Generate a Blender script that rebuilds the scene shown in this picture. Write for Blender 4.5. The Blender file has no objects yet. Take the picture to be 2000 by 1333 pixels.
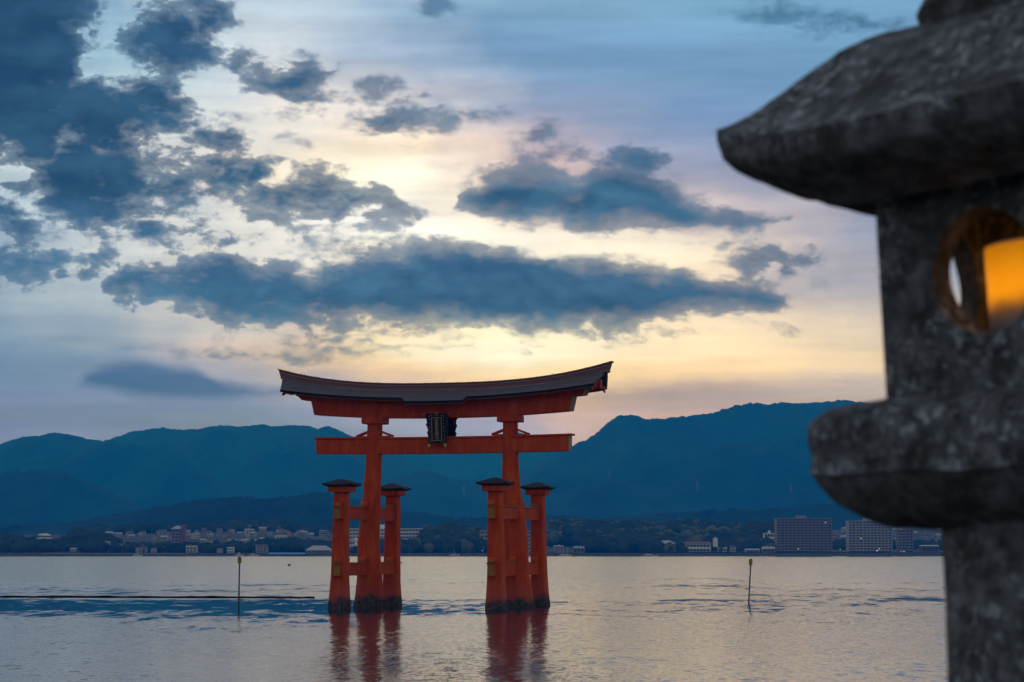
import bpy, bmesh, math, random
from mathutils import Vector, Matrix, noise as mnoise
R = math.radians
rng = random.Random(7)
scene = bpy.context.scene
col = scene.collection

# ------------------------------------------------------------------ camera
FPX, HOR, EYE = 4444.0, 1078.0, 3.783
PITCH = math.atan((HOR - 666.5) / FPX)
cam_d = bpy.data.cameras.new('camera')
cam_d.lens = 80.0; cam_d.sensor_width = 36.0
cam_d.clip_start = 0.1; cam_d.clip_end = 60000.0
cam_d.dof.use_dof = True
cam_d.dof.focus_distance = 156.0
cam_d.dof.aperture_fstop = 6.3
cam = bpy.data.objects.new('camera', cam_d)
cam.location = (0, 0, EYE); cam.rotation_euler = (R(90) + PITCH, 0, 0)
col.objects.link(cam); scene.camera = cam

def ray(px, py):
    u = (px - 1000) / FPX; v = (666.5 - py) / FPX
    c, s = math.cos(PITCH), math.sin(PITCH)
    return Vector((u, c - s * v, s + c * v))
def at(px, py, Y):                     # a point of the place, Y metres north of the camera
    d = ray(px, py)
    return Vector((0, 0, EYE)) + d * (Y / d.y)
def uv(px, py):                        # compass direction and height above the horizon, in hundredths of FPX
    d = ray(px, py).normalized()
    return math.atan2(d.x, d.y) * FPX / 100, math.asin(d.z) * FPX / 100

# ------------------------------------------------------------------ render settings
scene.view_settings.view_transform = 'Standard'
scene.view_settings.look = 'None'
scene.view_settings.exposure = 0.0
scene.view_settings.gamma = 1.0
scene.cycles.use_denoising = True
scene.cycles.max_bounces = 6
scene.cycles.diffuse_bounces = 2
scene.cycles.glossy_bounces = 3
scene.cycles.transmission_bounces = 4
scene.cycles.volume_bounces = 0
scene.cycles.caustics_reflective = True
scene.cycles.caustics_refractive = False
scene.cycles.sample_clamp_indirect = 4.0

def lin(c):
    return tuple(((x / 255) / 12.92 if x <= 10 else ((x / 255 + 0.055) / 1.055) ** 2.4) for x in c)

# ------------------------------------------------------------------ sky
SUN_AZ, SUN_EL = R(-1.6), R(5.8)
world = bpy.data.worlds.new('World'); scene.world = world
world.use_nodes = True
nt = world.node_tree; nt.nodes.clear()

class G:
    """small helper that writes shader maths"""
    def __init__(s, nt): s.nt = nt
    def n(s, t): return s.nt.nodes.new(t)
    def put(s, sock, v):
        if isinstance(v, bpy.types.NodeSocket): s.nt.links.new(v, sock)
        elif v is not None: sock.default_value = v
    def m(s, op, a, b=None, c=None, clamp=False):
        n = s.n('ShaderNodeMath'); n.operation = op; n.use_clamp = clamp
        for k, v in zip(n.inputs, (a, b, c)): s.put(k, v)
        return n.outputs[0]
    def v(s, op, a, b=None, c=None, scale=None):
        n = s.n('ShaderNodeVectorMath'); n.operation = op
        for k, x in zip(n.inputs, (a, b, c)): s.put(k, x)
        if scale is not None: s.put(n.inputs['Scale'], scale)
        return n.outputs['Value'] if op in ('LENGTH', 'DOT_PRODUCT', 'DISTANCE') else n.outputs[0]
    def mix(s, f, a, b):
        n = s.n('ShaderNodeMix'); n.data_type = 'RGBA'
        s.put(n.inputs[0], f); s.put(n.inputs[6], a); s.put(n.inputs[7], b)
        return n.outputs[2]
    def noise(s, vec, scale=1.0, detail=4.0, rough=0.55, dist=0.0, out=0):
        n = s.n('ShaderNodeTexNoise'); s.put(n.inputs['Vector'], vec)
        n.inputs['Scale'].default_value = scale; n.inputs['Detail'].default_value = detail
        n.inputs['Roughness'].default_value = rough; n.inputs['Distortion'].default_value = dist
        return n.outputs[out]
    def sstep(s, x, a, b, lo=0.0, hi=1.0):
        n = s.n('ShaderNodeMapRange'); n.interpolation_type = 'SMOOTHSTEP'
        for k, v in zip(n.inputs, (x, a, b, lo, hi)): s.put(k, v)
        return n.outputs[0]
    def lstep(s, x, a, b, lo=0.0, hi=1.0):
        n = s.n('ShaderNodeMapRange')
        for k, v in zip(n.inputs, (x, a, b, lo, hi)): s.put(k, v)
        return n.outputs[0]
    def ramp(s, f, stops, mode='LINEAR'):
        n = s.n('ShaderNodeValToRGB'); s.put(n.inputs[0], f)
        cr = n.color_ramp; cr.interpolation = mode
        while len(cr.elements) > 1: cr.elements.remove(cr.elements[0])
        cr.elements[0].position = stops[0][0]; cr.elements[0].color = (*stops[0][1][:3], 1)
        for p, c in stops[1:]:
            e = cr.elements.new(p); e.color = (*c[:3], 1)
        return n.outputs[0]
    def curve(s, f, pts):
        n = s.n('ShaderNodeFloatCurve'); s.put(n.inputs['Value'], f)
        c = n.mapping.curves[0]; n.mapping.use_clip = False
        pts = sorted(pts)
        c.points[0].location = pts[0]; c.points[1].location = pts[-1]
        for p in pts[1:-1]: c.points.new(*p)
        n.mapping.update()
        return n.outputs[0]

g = G(nt)
tc = g.n('ShaderNodeTexCoord').outputs['Generated']
sep = g.n('ShaderNodeSeparateXYZ'); nt.links.new(tc, sep.inputs[0])
dx, dy, dz = sep.outputs
U0 = g.m('MULTIPLY', g.m('ARCTAN2', dx, dy), FPX / 100)
V0 = g.m('MULTIPLY', g.m('ARCSINE', dz), FPX / 100)
D3 = g.v('SCALE', tc, scale=FPX / 100)
# wind-drawn warping of the cloud shapes
warp = g.noise(g.v('MULTIPLY', D3, (.9, .9, 1.6)), 1.0, 3.0, .6, out=1)
wv = g.v('MULTIPLY', g.v('SUBTRACT', warp, (.5, .5, .5)), (1.5, 0, .95))
ws = g.n('ShaderNodeSeparateXYZ'); nt.links.new(wv, ws.inputs[0])
U = g.m('ADD', U0, ws.outputs[0]); V = g.m('ADD', V0, ws.outputs[2])
cmb = g.n('ShaderNodeCombineXYZ'); nt.links.new(U, cmb.inputs[0]); nt.links.new(V, cmb.inputs[1])
P = cmb.outputs[0]
UN = g.lstep(U, -11.5, 11.5)           # 0..1 across

def cpt(px, py):
    u, v = uv(px, py); return ((u + 11.5) / 23.0, v / 11.5)
def band(top, bot, U=None, V=None):             # a flat-based cloud between two outlines
    U = U or globals()['U']; V = V or globals()['V']; UN = g.lstep(U, -11.5, 11.5)
    t = g.m('MULTIPLY', g.curve(UN, [cpt(*p) for p in top]), 11.5)
    b = g.m('MULTIPLY', g.curve(UN, [cpt(*p) for p in bot]), 11.5)
    d = g.m('MINIMUM', g.m('SUBTRACT', t, V), g.m('SUBTRACT', V, b))
    u0 = uv(*top[0])[0]; u1 = uv(*top[-1])[0]
    e = g.m('MINIMUM', g.m('SUBTRACT', U, u0), g.m('SUBTRACT', u1, U))
    return g.m('MINIMUM', d, e)
def blob(px, py, rx, ry):
    u, v = uv(px, py); sx, sy = 100.0 / rx, 100.0 / ry
    q = g.v('MULTIPLY_ADD', P, (sx, sy, 0), (-u * sx, -v * sy, 0))
    m_ = min(rx, ry) / 100.0
    return g.m('MULTIPLY_ADD', g.v('LENGTH', q), -m_, m_)
def union(fields):
    acc = fields[0]
    for f_ in fields[1:]: acc = g.m('MAXIMUM', acc, f_)
    return acc

UB = g.m('MULTIPLY_ADD', ws.outputs[0], .55, U0); VB = g.m('MULTIPLY_ADD', ws.outputs[2], .5, V0)
big = [band([(205, 562), (255, 518), (350, 514), (430, 508), (500, 522), (560, 514), (620, 520), (680, 503), (750, 492), (830, 481), (900, 479), (955, 483),
             (1010, 488), (1100, 505), (1180, 515), (1270, 529), (1340, 534), (1400, 546), (1480, 556), (1535, 582)],
            [(205, 566), (300, 584), (380, 604), (450, 622), (600, 632), (700, 634), (800, 632), (880, 636), (960, 634), (1040, 641), (1150, 641), (1250, 632),
             (1350, 616), (1450, 608), (1535, 590)], UB, VB),
       band([(900, 402), (930, 366), (1000, 331), (1060, 338), (1110, 354), (1180, 332), (1240, 332), (1300, 360), (1350, 390), (1420, 414), (1530, 424)],
            [(900, 406), (960, 424), (1040, 428), (1110, 440), (1170, 448), (1250, 438), (1350, 448), (1450, 440), (1530, 430)], UB, VB)]
blobs = [(40, 130, 140, 210), (190, 240, 140, 85), (165, 345, 125, 80), (325, 90, 95, 62), (398, 55, 44, 62), (300, 195, 70, 55), (330, 240, 60, 28),
         (170, 400, 110, 42), (30, 395, 48, 36), (410, 272, 50, 28), (430, 330, 62, 24), (345, 305, 42, 20), (300, 372, 70, 22), (420, 385, 60, 22),
         (500, 330, 30, 20), (600, 375, 85, 30), (700, 402, 85, 17), (575, 165, 78, 34), (478, 128, 45, 22), (490, 425, 42, 14), (280, 445, 55, 18),
         (405, 458, 55, 12), (35, 445, 45, 30), (85, 515, 56, 20), (165, 515, 36, 20), (768, 235, 46, 18), (1480, 512, 68, 17), (1235, 322, 60, 34),
         (10, 500, 16, 18), (100, 20, 80, 60)]
hard = union(big + [blob(*b) for b in blobs])
softs = [(740, 178, 44, 24), (870, 236, 40, 22), (950, 220, 40, 13), (590, 281, 34, 9), (835, 12, 46, 18), (1130, 292, 58, 16), (1040, 264, 40, 11),
         (1520, 20, 60, 20), (1690, 46, 85, 18), (520, 214, 52, 12), (1400, 476, 38, 7), (430, 690, 60, 6), (540, 690, 52, 8), (700, 681, 82, 8),
         (640, 662, 100, 9), (895, 677, 34, 3), (770, 648, 160, 9), (1210, 641, 160, 7), (640, 440, 60, 8), (750, 480, 90, 7), (80, 470, 60, 14)]
soft = union([blob(*b) for b in softs])
lens = band([(150, 742), (190, 712), (250, 702), (330, 706), (390, 713), (440, 742), (570, 762)],
            [(150, 756), (230, 772), (330, 782), (430, 783), (500, 778), (570, 772)], g.m('MULTIPLY_ADD', ws.outputs[0], .3, U0), g.m('MULTIPLY_ADD', ws.outputs[2], .25, V0))
n1 = g.noise(g.v('MULTIPLY', D3, (.85, .85, 1.7)), 1.0, 9.0, .61)
n2 = g.noise(g.v('MULTIPLY_ADD', D3, (.35, .35, 1.5), (31.0, 7.0, 3.0)), 1.0, 6.0, .55)
n1s = g.noise(g.v('MULTIPLY', g.v('ADD', D3, (.10, 0, -.42)), (.85, .85, 1.7)), 1.0, 4.0, .58)
n3 = g.noise(g.v('MULTIPLY_ADD', D3, (2.0, 2.0, 3.2), (8.0, 1.0, 6.0)), 1.0, 7.0, .62, .35)
n3c = g.m('SUBTRACT', n3, .5)
n1c = g.m('SUBTRACT', n1, .5); n2c = g.m('SUBTRACT', n2, .5)
# the same broken cloud goes on over the rest of the sky
far_n = g.noise(g.v('MULTIPLY_ADD', tc, (3.2, 3.2, 6.5), (5.0, 2.0, 9.0)), 1.0, 2.0, .5)
axis = g.v('DOT_PRODUCT', tc, tuple(ray(1000, 560).normalized()))
outside = g.sstep(axis, math.cos(R(17.5)), math.cos(R(24)))     # 0 near the view, 1 elsewhere
rest = g.m('ADD', g.m('MULTIPLY', g.m('SUBTRACT', far_n, .53), 9.0), g.m('MULTIPLY', g.m('SUBTRACT', outside, 1.0), 9.0))
hard = g.m('MAXIMUM', hard, rest)
hm = g.m('ADD', g.m('MULTIPLY_ADD', n1c, g.lstep(U0, -7, -2, 1.7, .85), hard), g.m('MULTIPLY_ADD', n3c, g.lstep(U0, -7, -2, 1.0, .42), .05))
k_hard = g.sstep(hm, -.13, g.lstep(n2, .42, .68, .02, .26))
thick = g.sstep(hm, -.12, .46)
k_fringe = g.m('MULTIPLY', g.sstep(g.m('ADD', g.m('MULTIPLY_ADD', n1c, 2.2, hard), g.m('MULTIPLY', n3c, 1.6)), -.30, .36), .26)
k_soft = g.m('MULTIPLY', g.sstep(g.m('ADD', g.m('MULTIPLY_ADD', n1c, .7, soft), g.m('MULTIPLY', n3c, .5)), -.12, .16), .7)
k_lens = g.m('MULTIPLY', g.sstep(g.m('MULTIPLY_ADD', n2c, .35, lens), -.10, .20), .88)

HZ_D, HZ_C, HZ_TOP, HZ_S = 2.5e-4, (.006, .265, 1.0), 604.0, (.15, .16, .20)
def through_air(c_, v):                # colour of the sky itself, given what it looks like from below the haze
    el = max(.046, v * 100 / FPX); path_ = (HZ_TOP - EYE) / math.sin(el)
    out = []
    for x, s_, k_ in zip(c_, HZ_S, HZ_C):
        t_ = math.exp(-HZ_D * k_ * path_)
        out.append(max(.02, (x - s_ * (1 - t_)) / t_) * .25)
    return tuple(out)
T = {0: [(0, 80, 120, 155), (150, 110, 150, 180), (300, 200, 215, 220), (400, 175, 195, 208), (480, 150, 172, 190), (560, 140, 162, 182), (650, 122, 150, 175), (720, 104, 135, 165), (800, 112, 132, 160), (870, 115, 132, 158)],
     200: [(0, 140, 175, 200), (100, 160, 192, 210), (300, 200, 212, 218), (420, 185, 198, 208), (500, 185, 198, 205), (580, 165, 180, 190), (650, 150, 165, 180), (700, 125, 148, 172), (800, 115, 136, 162), (860, 118, 136, 162)],
     400: [(0, 185, 205, 218), (150, 205, 214, 220), (320, 225, 222, 215), (420, 222, 220, 214), (480, 215, 215, 210), (570, 190, 192, 192), (640, 195, 192, 188), (685, 205, 190, 180), (720, 160, 165, 178), (800, 120, 140, 165)],
     600: [(0, 190, 208, 222), (100, 208, 216, 222), (220, 235, 225, 215), (330, 253, 238, 212), (450, 245, 242, 234), (500, 235, 230, 222), (560, 210, 205, 200), (650, 205, 190, 180), (700, 215, 190, 165), (760, 160, 160, 172), (830, 128, 145, 168)],
     800: [(0, 165, 190, 212), (100, 165, 185, 208), (200, 195, 195, 202), (280, 245, 225, 200), (350, 255, 252, 228), (450, 250, 247, 238), (500, 250, 240, 220), (640, 245, 225, 190), (690, 250, 228, 186), (730, 234, 202, 166), (790, 160, 160, 172), (850, 140, 152, 172)],
     1000: [(0, 130, 170, 200), (100, 118, 155, 192), (200, 142, 160, 190), (280, 185, 172, 184), (330, 215, 190, 185), (420, 250, 235, 215), (470, 255, 249, 232), (550, 255, 240, 210), (650, 255, 244, 208), (700, 255, 249, 220), (750, 240, 210, 166), (800, 170, 162, 172), (850, 150, 155, 175)],
     1200: [(0, 125, 168, 200), (120, 115, 155, 192), (230, 138, 158, 188), (320, 160, 163, 185), (420, 225, 205, 195), (480, 255, 244, 220), (540, 252, 232, 200), (640, 253, 238, 206), (690, 253, 236, 200), (740, 249, 216, 164), (775, 195, 170, 155), (810, 195, 172, 168), (850, 190, 172, 175)],
     1400: [(0, 120, 166, 198), (130, 115, 155, 192), (230, 118, 148, 188), (320, 145, 155, 182), (420, 190, 180, 185), (500, 245, 225, 200), (580, 225, 205, 185), (660, 250, 225, 188), (690, 252, 225, 185), (720, 242, 210, 170), (770, 175, 160, 160), (800, 185, 165, 165)],
     1600: [(0, 118, 165, 198), (150, 112, 155, 192), (300, 122, 150, 185), (400, 165, 165, 180), (480, 180, 175, 182), (560, 178, 175, 182), (640, 222, 205, 186), (700, 234, 210, 176), (760, 185, 172, 168)],
     1800: [(0, 115, 160, 195), (200, 112, 150, 188), (400, 130, 148, 180), (520, 155, 160, 178), (620, 190, 180, 172), (700, 212, 190, 165), (780, 180, 170, 168)]}
VS = g.m('MULTIPLY_ADD', n2c, .55, V0)
VS = g.m('DIVIDE', g.m('MULTIPLY_ADD', ws.outputs[2], .25, VS), 11.5)
drift = g.noise(g.v('MULTIPLY_ADD', D3, (.28, .28, .45), (2.0, 5.0, 1.0)), 1.0, 4.0, .55)
US = g.m('MULTIPLY_ADD', g.m('SUBTRACT', drift, .5), 6.0,  g.m('MULTIPLY_ADD', ws.outputs[0], .9, U0))
veil = None; prev = None
for px in sorted(T):
    st = sorted([(max(0.0, uv(px, r[0])[1] / 11.5), through_air(lin(r[1:]), uv(px, r[0])[1])) for r in T[px]])
    c = g.ramp(VS, st, 'EASE')
    u = uv(px, 550)[0]
    veil = c if veil is None else g.mix(g.lstep(US, prev, u), veil, c)
    prev = u
streak = g.noise(g.v('MULTIPLY_ADD', D3, (.22, .22, 2.2), (3.0, 11.0, 5.0)), 1.0, 5.0, .6)
veil = g.v('SCALE', veil, scale=g.lstep(streak, .25, .75, .86 * 4, 1.28 * 4))
# faint shafts of light fanning out from the sun behind the long cloud
su, sv = uv(880, 600)
ang = g.m('ARCTAN2', g.m('SUBTRACT', V0, sv), g.m('SUBTRACT', U0, su))
shn = g.n('ShaderNodeTexNoise'); shn.noise_dimensions = '1D'; g.put(shn.inputs['W'], g.m('MULTIPLY', ang, 5.5)); shn.inputs['Detail'].default_value = 3.0
near = g.m('MULTIPLY', g.sstep(V0, 4.5, 3.7), g.sstep(V0, 2.4, 3.2))
near = g.m('MULTIPLY', near, g.m('MULTIPLY', g.sstep(U0, -5.5, -2.5), g.sstep(U0, 5.5, 2.5)))
veil = g.v('SCALE', veil, scale=g.m('MULTIPLY_ADD', g.m('MULTIPLY', g.m('SUBTRACT', shn.outputs[0], .45), near), .10, 1.0))
sky = g.n('ShaderNodeTexSky'); sky.sky_type = 'NISHITA'; sky.sun_disc = False
sky.sun_elevation = SUN_EL; sky.sun_rotation = SUN_AZ
sky.altitude = 0; sky.air_density = 1.0; sky.dust_density = 1.5; sky.ozone_density = 1.6
nish = g.v('SCALE', sky.outputs[0], scale=.05)
fill_sky = g.v('ADD', nish, (.33, .36, .50))                 # Nishita plus an even fill added to light gate, lantern and haze
base = g.mix(g.sstep(axis, math.cos(R(15)), math.cos(R(38))), veil, fill_sky)
def air4(c_, py): return tuple(4 * x for x in through_air(lin(c_), uv(1000, py)[1]))
dark_hi = g.mix(g.lstep(U0, -10, 1), (*air4((27, 78, 114), 180), 1), (*air4((56, 98, 134), 250), 1))
dark_lo = g.mix(g.lstep(U0, -10, 1), (*air4((66, 110, 146), 560), 1), (*air4((54, 96, 132), 590), 1))
dark = g.mix(g.sstep(V0, 7.4, 4.8), dark_hi, dark_lo)
dark = g.mix(outside, dark, (.085, .125, .19, 1))
dark = g.v('SCALE', dark, scale=g.m('MULTIPLY', g.lstep(n2, .3, .7, .82, 1.22), g.lstep(n3, .3, .7, .86, 1.16)))
relief = g.m('SUBTRACT', n1, n1s)          # lobes turned to the low sun are paler, their far sides darker
dark = g.v('SCALE', dark, scale=g.lstep(relief, -.16, .16, .80, 1.36))
pale = g.mix(.34, dark, base)
body = g.mix(thick, pale, dark)
c = g.mix(k_soft, base, dark)
c = g.mix(k_lens, c, g.v('SCALE', air4((66, 106, 146), 745), scale=g.lstep(streak, .3, .7, .8, 1.3)))
c = g.mix(k_fringe, c, dark)
c = g.mix(k_hard, c, body)
bg = g.n('ShaderNodeBackground'); bg.inputs['Strength'].default_value = 0.1
nt.links.new(g.v('SCALE', c, scale=10.0), bg.inputs['Color'])
wo = g.n('ShaderNodeOutputWorld'); nt.links.new(bg.outputs[0], wo.inputs['Surface'])
world.cycles.sampling_method = 'MANUAL'; world.cycles.sample_map_resolution = 512

# ------------------------------------------------------------------ sun, low behind the cloud bank
sd = bpy.data.lights.new('sun', 'SUN'); sd.energy = .008; sd.angle = R(24); sd.color = (1, .8, .55)
so = bpy.data.objects.new('sun', sd); col.objects.link(so)
sdir = Vector((math.sin(SUN_AZ) * math.cos(SUN_EL), math.cos(SUN_AZ) * math.cos(SUN_EL), math.sin(SUN_EL)))
so.rotation_euler = sdir.to_track_quat('Z', 'Y').to_euler()

# ------------------------------------------------------------------ mesh helpers
class MB:
    def __init__(s): s.v = []; s.f = []; s.mi = []
    def add(s, vs, fs, m=0):
        o = len(s.v); s.v += [tuple(p) for p in vs]
        s.f += [tuple(i + o for i in f) for f in fs]; s.mi += [m] * len(fs)
        return s
    def box(s, x0, x1, y0, y1, z0, z1, m=0):
        vs = [(x, y, z) for z in (z0, z1) for y in (y0, y1) for x in (x0, x1)]
        return s.add(vs, [(0, 2, 3, 1), (4, 5, 7, 6), (0, 1, 5, 4), (2, 6, 7, 3), (0, 4, 6, 2), (1, 3, 7, 5)], m)
    def bar(s, a, b, w, h, up=(0, 0, 1), m=0):
        a, b = Vector(a), Vector(b); t = (b - a).normalized()
        sd_ = t.cross(Vector(up)).normalized(); u_ = sd_.cross(t).normalized()
        vs = [p + sd_ * (sx * w / 2) + u_ * (sz * h / 2) for p in (a, b) for sz in (-1, 1) for sx in (-1, 1)]
        return s.add(vs, [(0, 1, 3, 2), (4, 6, 7, 5), (0, 4, 5, 1), (2, 3, 7, 6), (0, 2, 6, 4), (1, 5, 7, 3)], m)
    def loft(s, rings, closed=True, caps=True, m=0):
        n = len(rings[0]); vs = [p for r in rings for p in r]; fs = []
        for i in range(len(rings) - 1):
            for j in range(n if closed else n - 1):
                k = (j + 1) % n
                fs.append((i * n + j, i * n + k, (i + 1) * n + k, (i + 1) * n + j))
        if caps and closed:
            fs.append(tuple(reversed(range(n)))); fs.append(tuple(range((len(rings) - 1) * n, len(rings) * n)))
        return s.add(vs, fs, m)
    def tube(s, a, b, ra, rb=None, n=10, m=0):
        rb = ra if rb is None else rb
        a, b = Vector(a), Vector(b); t = (b - a).normalized()
        x = t.orthogonal().normalized(); y = t.cross(x)
        return s.loft([[p + (x * math.cos(k * 2 * math.pi / n) + y * math.sin(k * 2 * math.pi / n)) * r for k in range(n)] for p, r in ((a, ra), (b, rb))], m=m)
    def mesh(s, name, mats, smooth=False, recalc=True):
        me = bpy.data.meshes.new(name); me.from_pydata(s.v, [], s.f)
        for mt in (mats if isinstance(mats, (list, tuple)) else [mats]): me.materials.append(mt)
        me.polygons.foreach_set('material_index', s.mi)
        if recalc:
            bm = bmesh.new(); bm.from_mesh(me); bmesh.ops.recalc_face_normals(bm, faces=bm.faces); bm.to_mesh(me); bm.free()
        if smooth: me.polygons.foreach_set('use_smooth', [True] * len(me.polygons))
        me.update(); return me
    def build(s, name, mats, parent=None, smooth=False, bevel=0.0, segs=2, loc=None):
        o = bpy.data.objects.new(name, s.mesh(name, mats, smooth)); col.objects.link(o)
        if parent: o.parent = parent
        if loc is not None: o.location = loc
        if smooth and not isinstance(smooth, bool): o.data.set_sharp_from_angle(angle=R(smooth))
        if bevel:
            b = o.modifiers.new('bevel', 'BEVEL'); b.width = bevel; b.segments = segs; b.limit_method = 'ANGLE'; b.angle_limit = R(35)
        return o
def tag(o, label=None, cat=None, group=None, kind=None):
    for k, v in (('label', label), ('category', cat), ('group', group), ('kind', kind)):
        if v: o[k] = v
    return o
def empty(name, loc=(0, 0, 0), rot=(0, 0, 0)):
    o = bpy.data.objects.new(name, None); o.location = loc; o.rotation_euler = rot; col.objects.link(o); return o
def link_copy(src, loc=None, rz=None, scale=None, parent=None):
    c_ = src.copy(); col.objects.link(c_)
    if parent: c_.parent = parent
    if loc is not None: c_.location = loc
    if rz is not None: c_.rotation_euler = (0, 0, rz)
    if scale is not None: c_.scale = scale
    return c_
def lerp(a, b, t): return a + (b - a) * t
def prof(pts, x):
    if x <= pts[0][0]: return pts[0][1]
    for (a, ya), (b, yb) in zip(pts, pts[1:]):
        if x <= b:
            t = (x - a) / (b - a); t = t * t * (3 - 2 * t) * .5 + t * .5
            return lerp(ya, yb, t)
    return pts[-1][1]
def fbm(x, y, z=0.0, oct=4):
    return mnoise.fractal(Vector((x, y, z)), 1.0, 2.0, oct)

# ------------------------------------------------------------------ materials
def new_mat(name, rough=.7, spec=.3):
    m_ = bpy.data.materials.new(name); m_.use_nodes = True
    b = m_.node_tree.nodes['Principled BSDF']
    b.inputs['Roughness'].default_value = rough; b.inputs['Specular IOR Level'].default_value = spec
    return m_, G(m_.node_tree), b
def plain(name, c1, c2=None, scale=3.0, rough=.7, spec=.3, bump=0.0, stretch=(1, 1, 1), obj=True):
    m_, h, b = new_mat(name, rough, spec)
    t = h.n('ShaderNodeTexCoord').outputs['Object'] if obj else h.n('ShaderNodeNewGeometry').outputs['Position']
    t = h.v('MULTIPLY', t, stretch)
    f_ = h.noise(t, scale, 6.0, .62)
    c2 = c2 or tuple(x * .7 for x in c1)
    h.put(b.inputs['Base Color'], h.ramp(f_, [(.3, c2), (.7, c1)]))
    if bump:
        bn = h.n('ShaderNodeBump'); bn.inputs['Distance'].default_value = bump; h.put(bn.inputs['Height'], f_)
        h.put(b.inputs['Normal'], bn.outputs[0])
    return m_

def make_vermilion(name='vermilion_paint', tide=False):
    m_, h, b = new_mat(name, .55, .10)
    pos = h.n('ShaderNodeNewGeometry').outputs['Position']
    n_a = h.noise(h.v('MULTIPLY', pos, (1.6, 1.6, .4)), 1.6, 7.0, .66)
    n_b = h.noise(pos, 9.0, 4.0, .6)
    c_ = h.ramp(n_a, [(.25, (.44, .032, .004)), (.52, (.67, .068, .006)), (.78, (.78, .145, .028))])
    c_ = h.mix(h.lstep(n_b, .5, .72, 0, .40), c_, (.30, .035, .018, 1))
    if tide:
        z = h.n('ShaderNodeSeparateXYZ'); h.put(z.inputs[0], pos)
        n_c = h.noise(h.v('MULTIPLY', pos, (1, 1, .6)), .9, 6.0, .62)
        edge = h.m('MULTIPLY_ADD', n_c, 1.75, h.m('ADD', -.22, h.m('MULTIPLY', z.outputs[2], -1.0)))
        fade = h.m('MULTIPLY', h.sstep(z.outputs[2], 2.4, .6), .5)
        c_ = h.mix(fade, c_, (.46, .085, .060, 1))                 # bleached by the tide
        crust = h.ramp(h.noise(pos, 5.0, 6.0, .7), [(.36, (.022, .020, .017)), (.52, (.075, .066, .055)), (.68, (.16, .10, .08))])
        k = h.sstep(edge, -.30, .22)
        c_ = h.mix(k, c_, crust)
        h.put(b.inputs['Roughness'], h.lstep(k, 0, 1, .55, .8))
        bn = h.n('ShaderNodeBump'); bn.inputs['Distance'].default_value = .018
        h.put(bn.inputs['Height'], h.m('MULTIPLY', h.noise(pos, 4.0, 5.0, .65), k)); h.put(b.inputs['Normal'], bn.outputs[0])
    h.put(b.inputs['Base Color'], c_)
    return m_
M_RED = make_vermilion(); M_TIDE = make_vermilion('vermilion_tide_worn', True)
M_BARK = plain('cypress_bark', (.15, .130, .122), (.075, .064, .06), 1.2, .8, .2, .02, (1, 5, 8))
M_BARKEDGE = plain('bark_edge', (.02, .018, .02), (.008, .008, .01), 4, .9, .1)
M_RIDGE = plain('ridge_copper', (.25, .085, .060), (.14, .05, .04), 1.0, .5, .3, .01, (1, 1, 14))
M_BAND = plain('pale_copper_band', (.42, .34, .30), (.28, .22, .20), 2.0, .45, .4)
M_GOLD = plain('gold_paint', (.46, .215, .02), (.28, .12, .014), 3, .5, .2)
M_PALE = plain('pale_beam_end', (.42, .36, .20), (.30, .24, .13), 2, .6, .3)
M_BLACK = plain('black_lacquer', (.012, .012, .015), (.005, .005, .007), 3, .5, .25)
M_TILE = plain('dark_roof_tile', (.035, .033, .04), (.016, .016, .02), 4, .75, .3)
M_GILT = plain('gilt_metal', (.62, .45, .16), (.42, .28, .09), 9, .35, .6)
M_GILT.node_tree.nodes['Principled BSDF'].inputs['Metallic'].default_value = .6
M_WOOD = plain('wet_dark_wood', (.012, .012, .014), (.006, .006, .008), 2, .9, .05)
M_POLE = plain('grey_pole_paint', (.10, .11, .12), (.05, .055, .06), 3, .6)
M_YEL = plain('yellow_lamp_housing', (.55, .32, .02), (.36, .18, .015), 6, .5, .5)

# stone of the lantern: granite with lichen
def make_stone():
    m_, h, b = new_mat('lichen_granite', .88, .25)
    pos = h.n('ShaderNodeNewGeometry').outputs['Position']
    fine = h.noise(pos, 120.0, 3.0, .6); mid_ = h.noise(pos, 21.0, 7.0, .66); big_ = h.noise(pos, 5.0, 4.0, .6)
    c_ = h.ramp(mid_, [(.35, (.036, .035, .033)), (.5, (.105, .103, .095)), (.66, (.215, .21, .195))])
    c_ = h.mix(h.lstep(fine, .45, .75, 0, .35), c_, (.18, .175, .17, 1))
    up_ = h.n('ShaderNodeSeparateXYZ'); h.put(up_.inputs[0], h.n('ShaderNodeNewGeometry').outputs['Normal'])
    lich = h.m('MULTIPLY', h.sstep(h.noise(pos, 44.0, 5.0, .7, .6), .53, .60), h.sstep(big_, .36, .56))
    lich = h.m('MULTIPLY', lich, h.lstep(up_.outputs[2], -.30, .0, .10, 1.0))      # lichen grows where rain falls
    c_ = h.mix(h.m('MULTIPLY', lich, .9), c_, (.46, .47, .44, 1))
    moss = h.m('MULTIPLY', h.sstep(h.noise(pos, 8.0, 5.0, .65), .50, .64), .7)
    c_ = h.mix(moss, c_, (.035, .038, .025, 1))
    h.put(b.inputs['Base Color'], c_)
    bn = h.n('ShaderNodeBump'); bn.inputs['Distance'].default_value = .006; bn.inputs['Strength'].default_value = .8
    h.put(bn.inputs['Height'], h.m('MULTIPLY_ADD', fine, .35, mid_)); h.put(b.inputs['Normal'], bn.outputs[0])
    return m_
M_STONE = make_stone()

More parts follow.
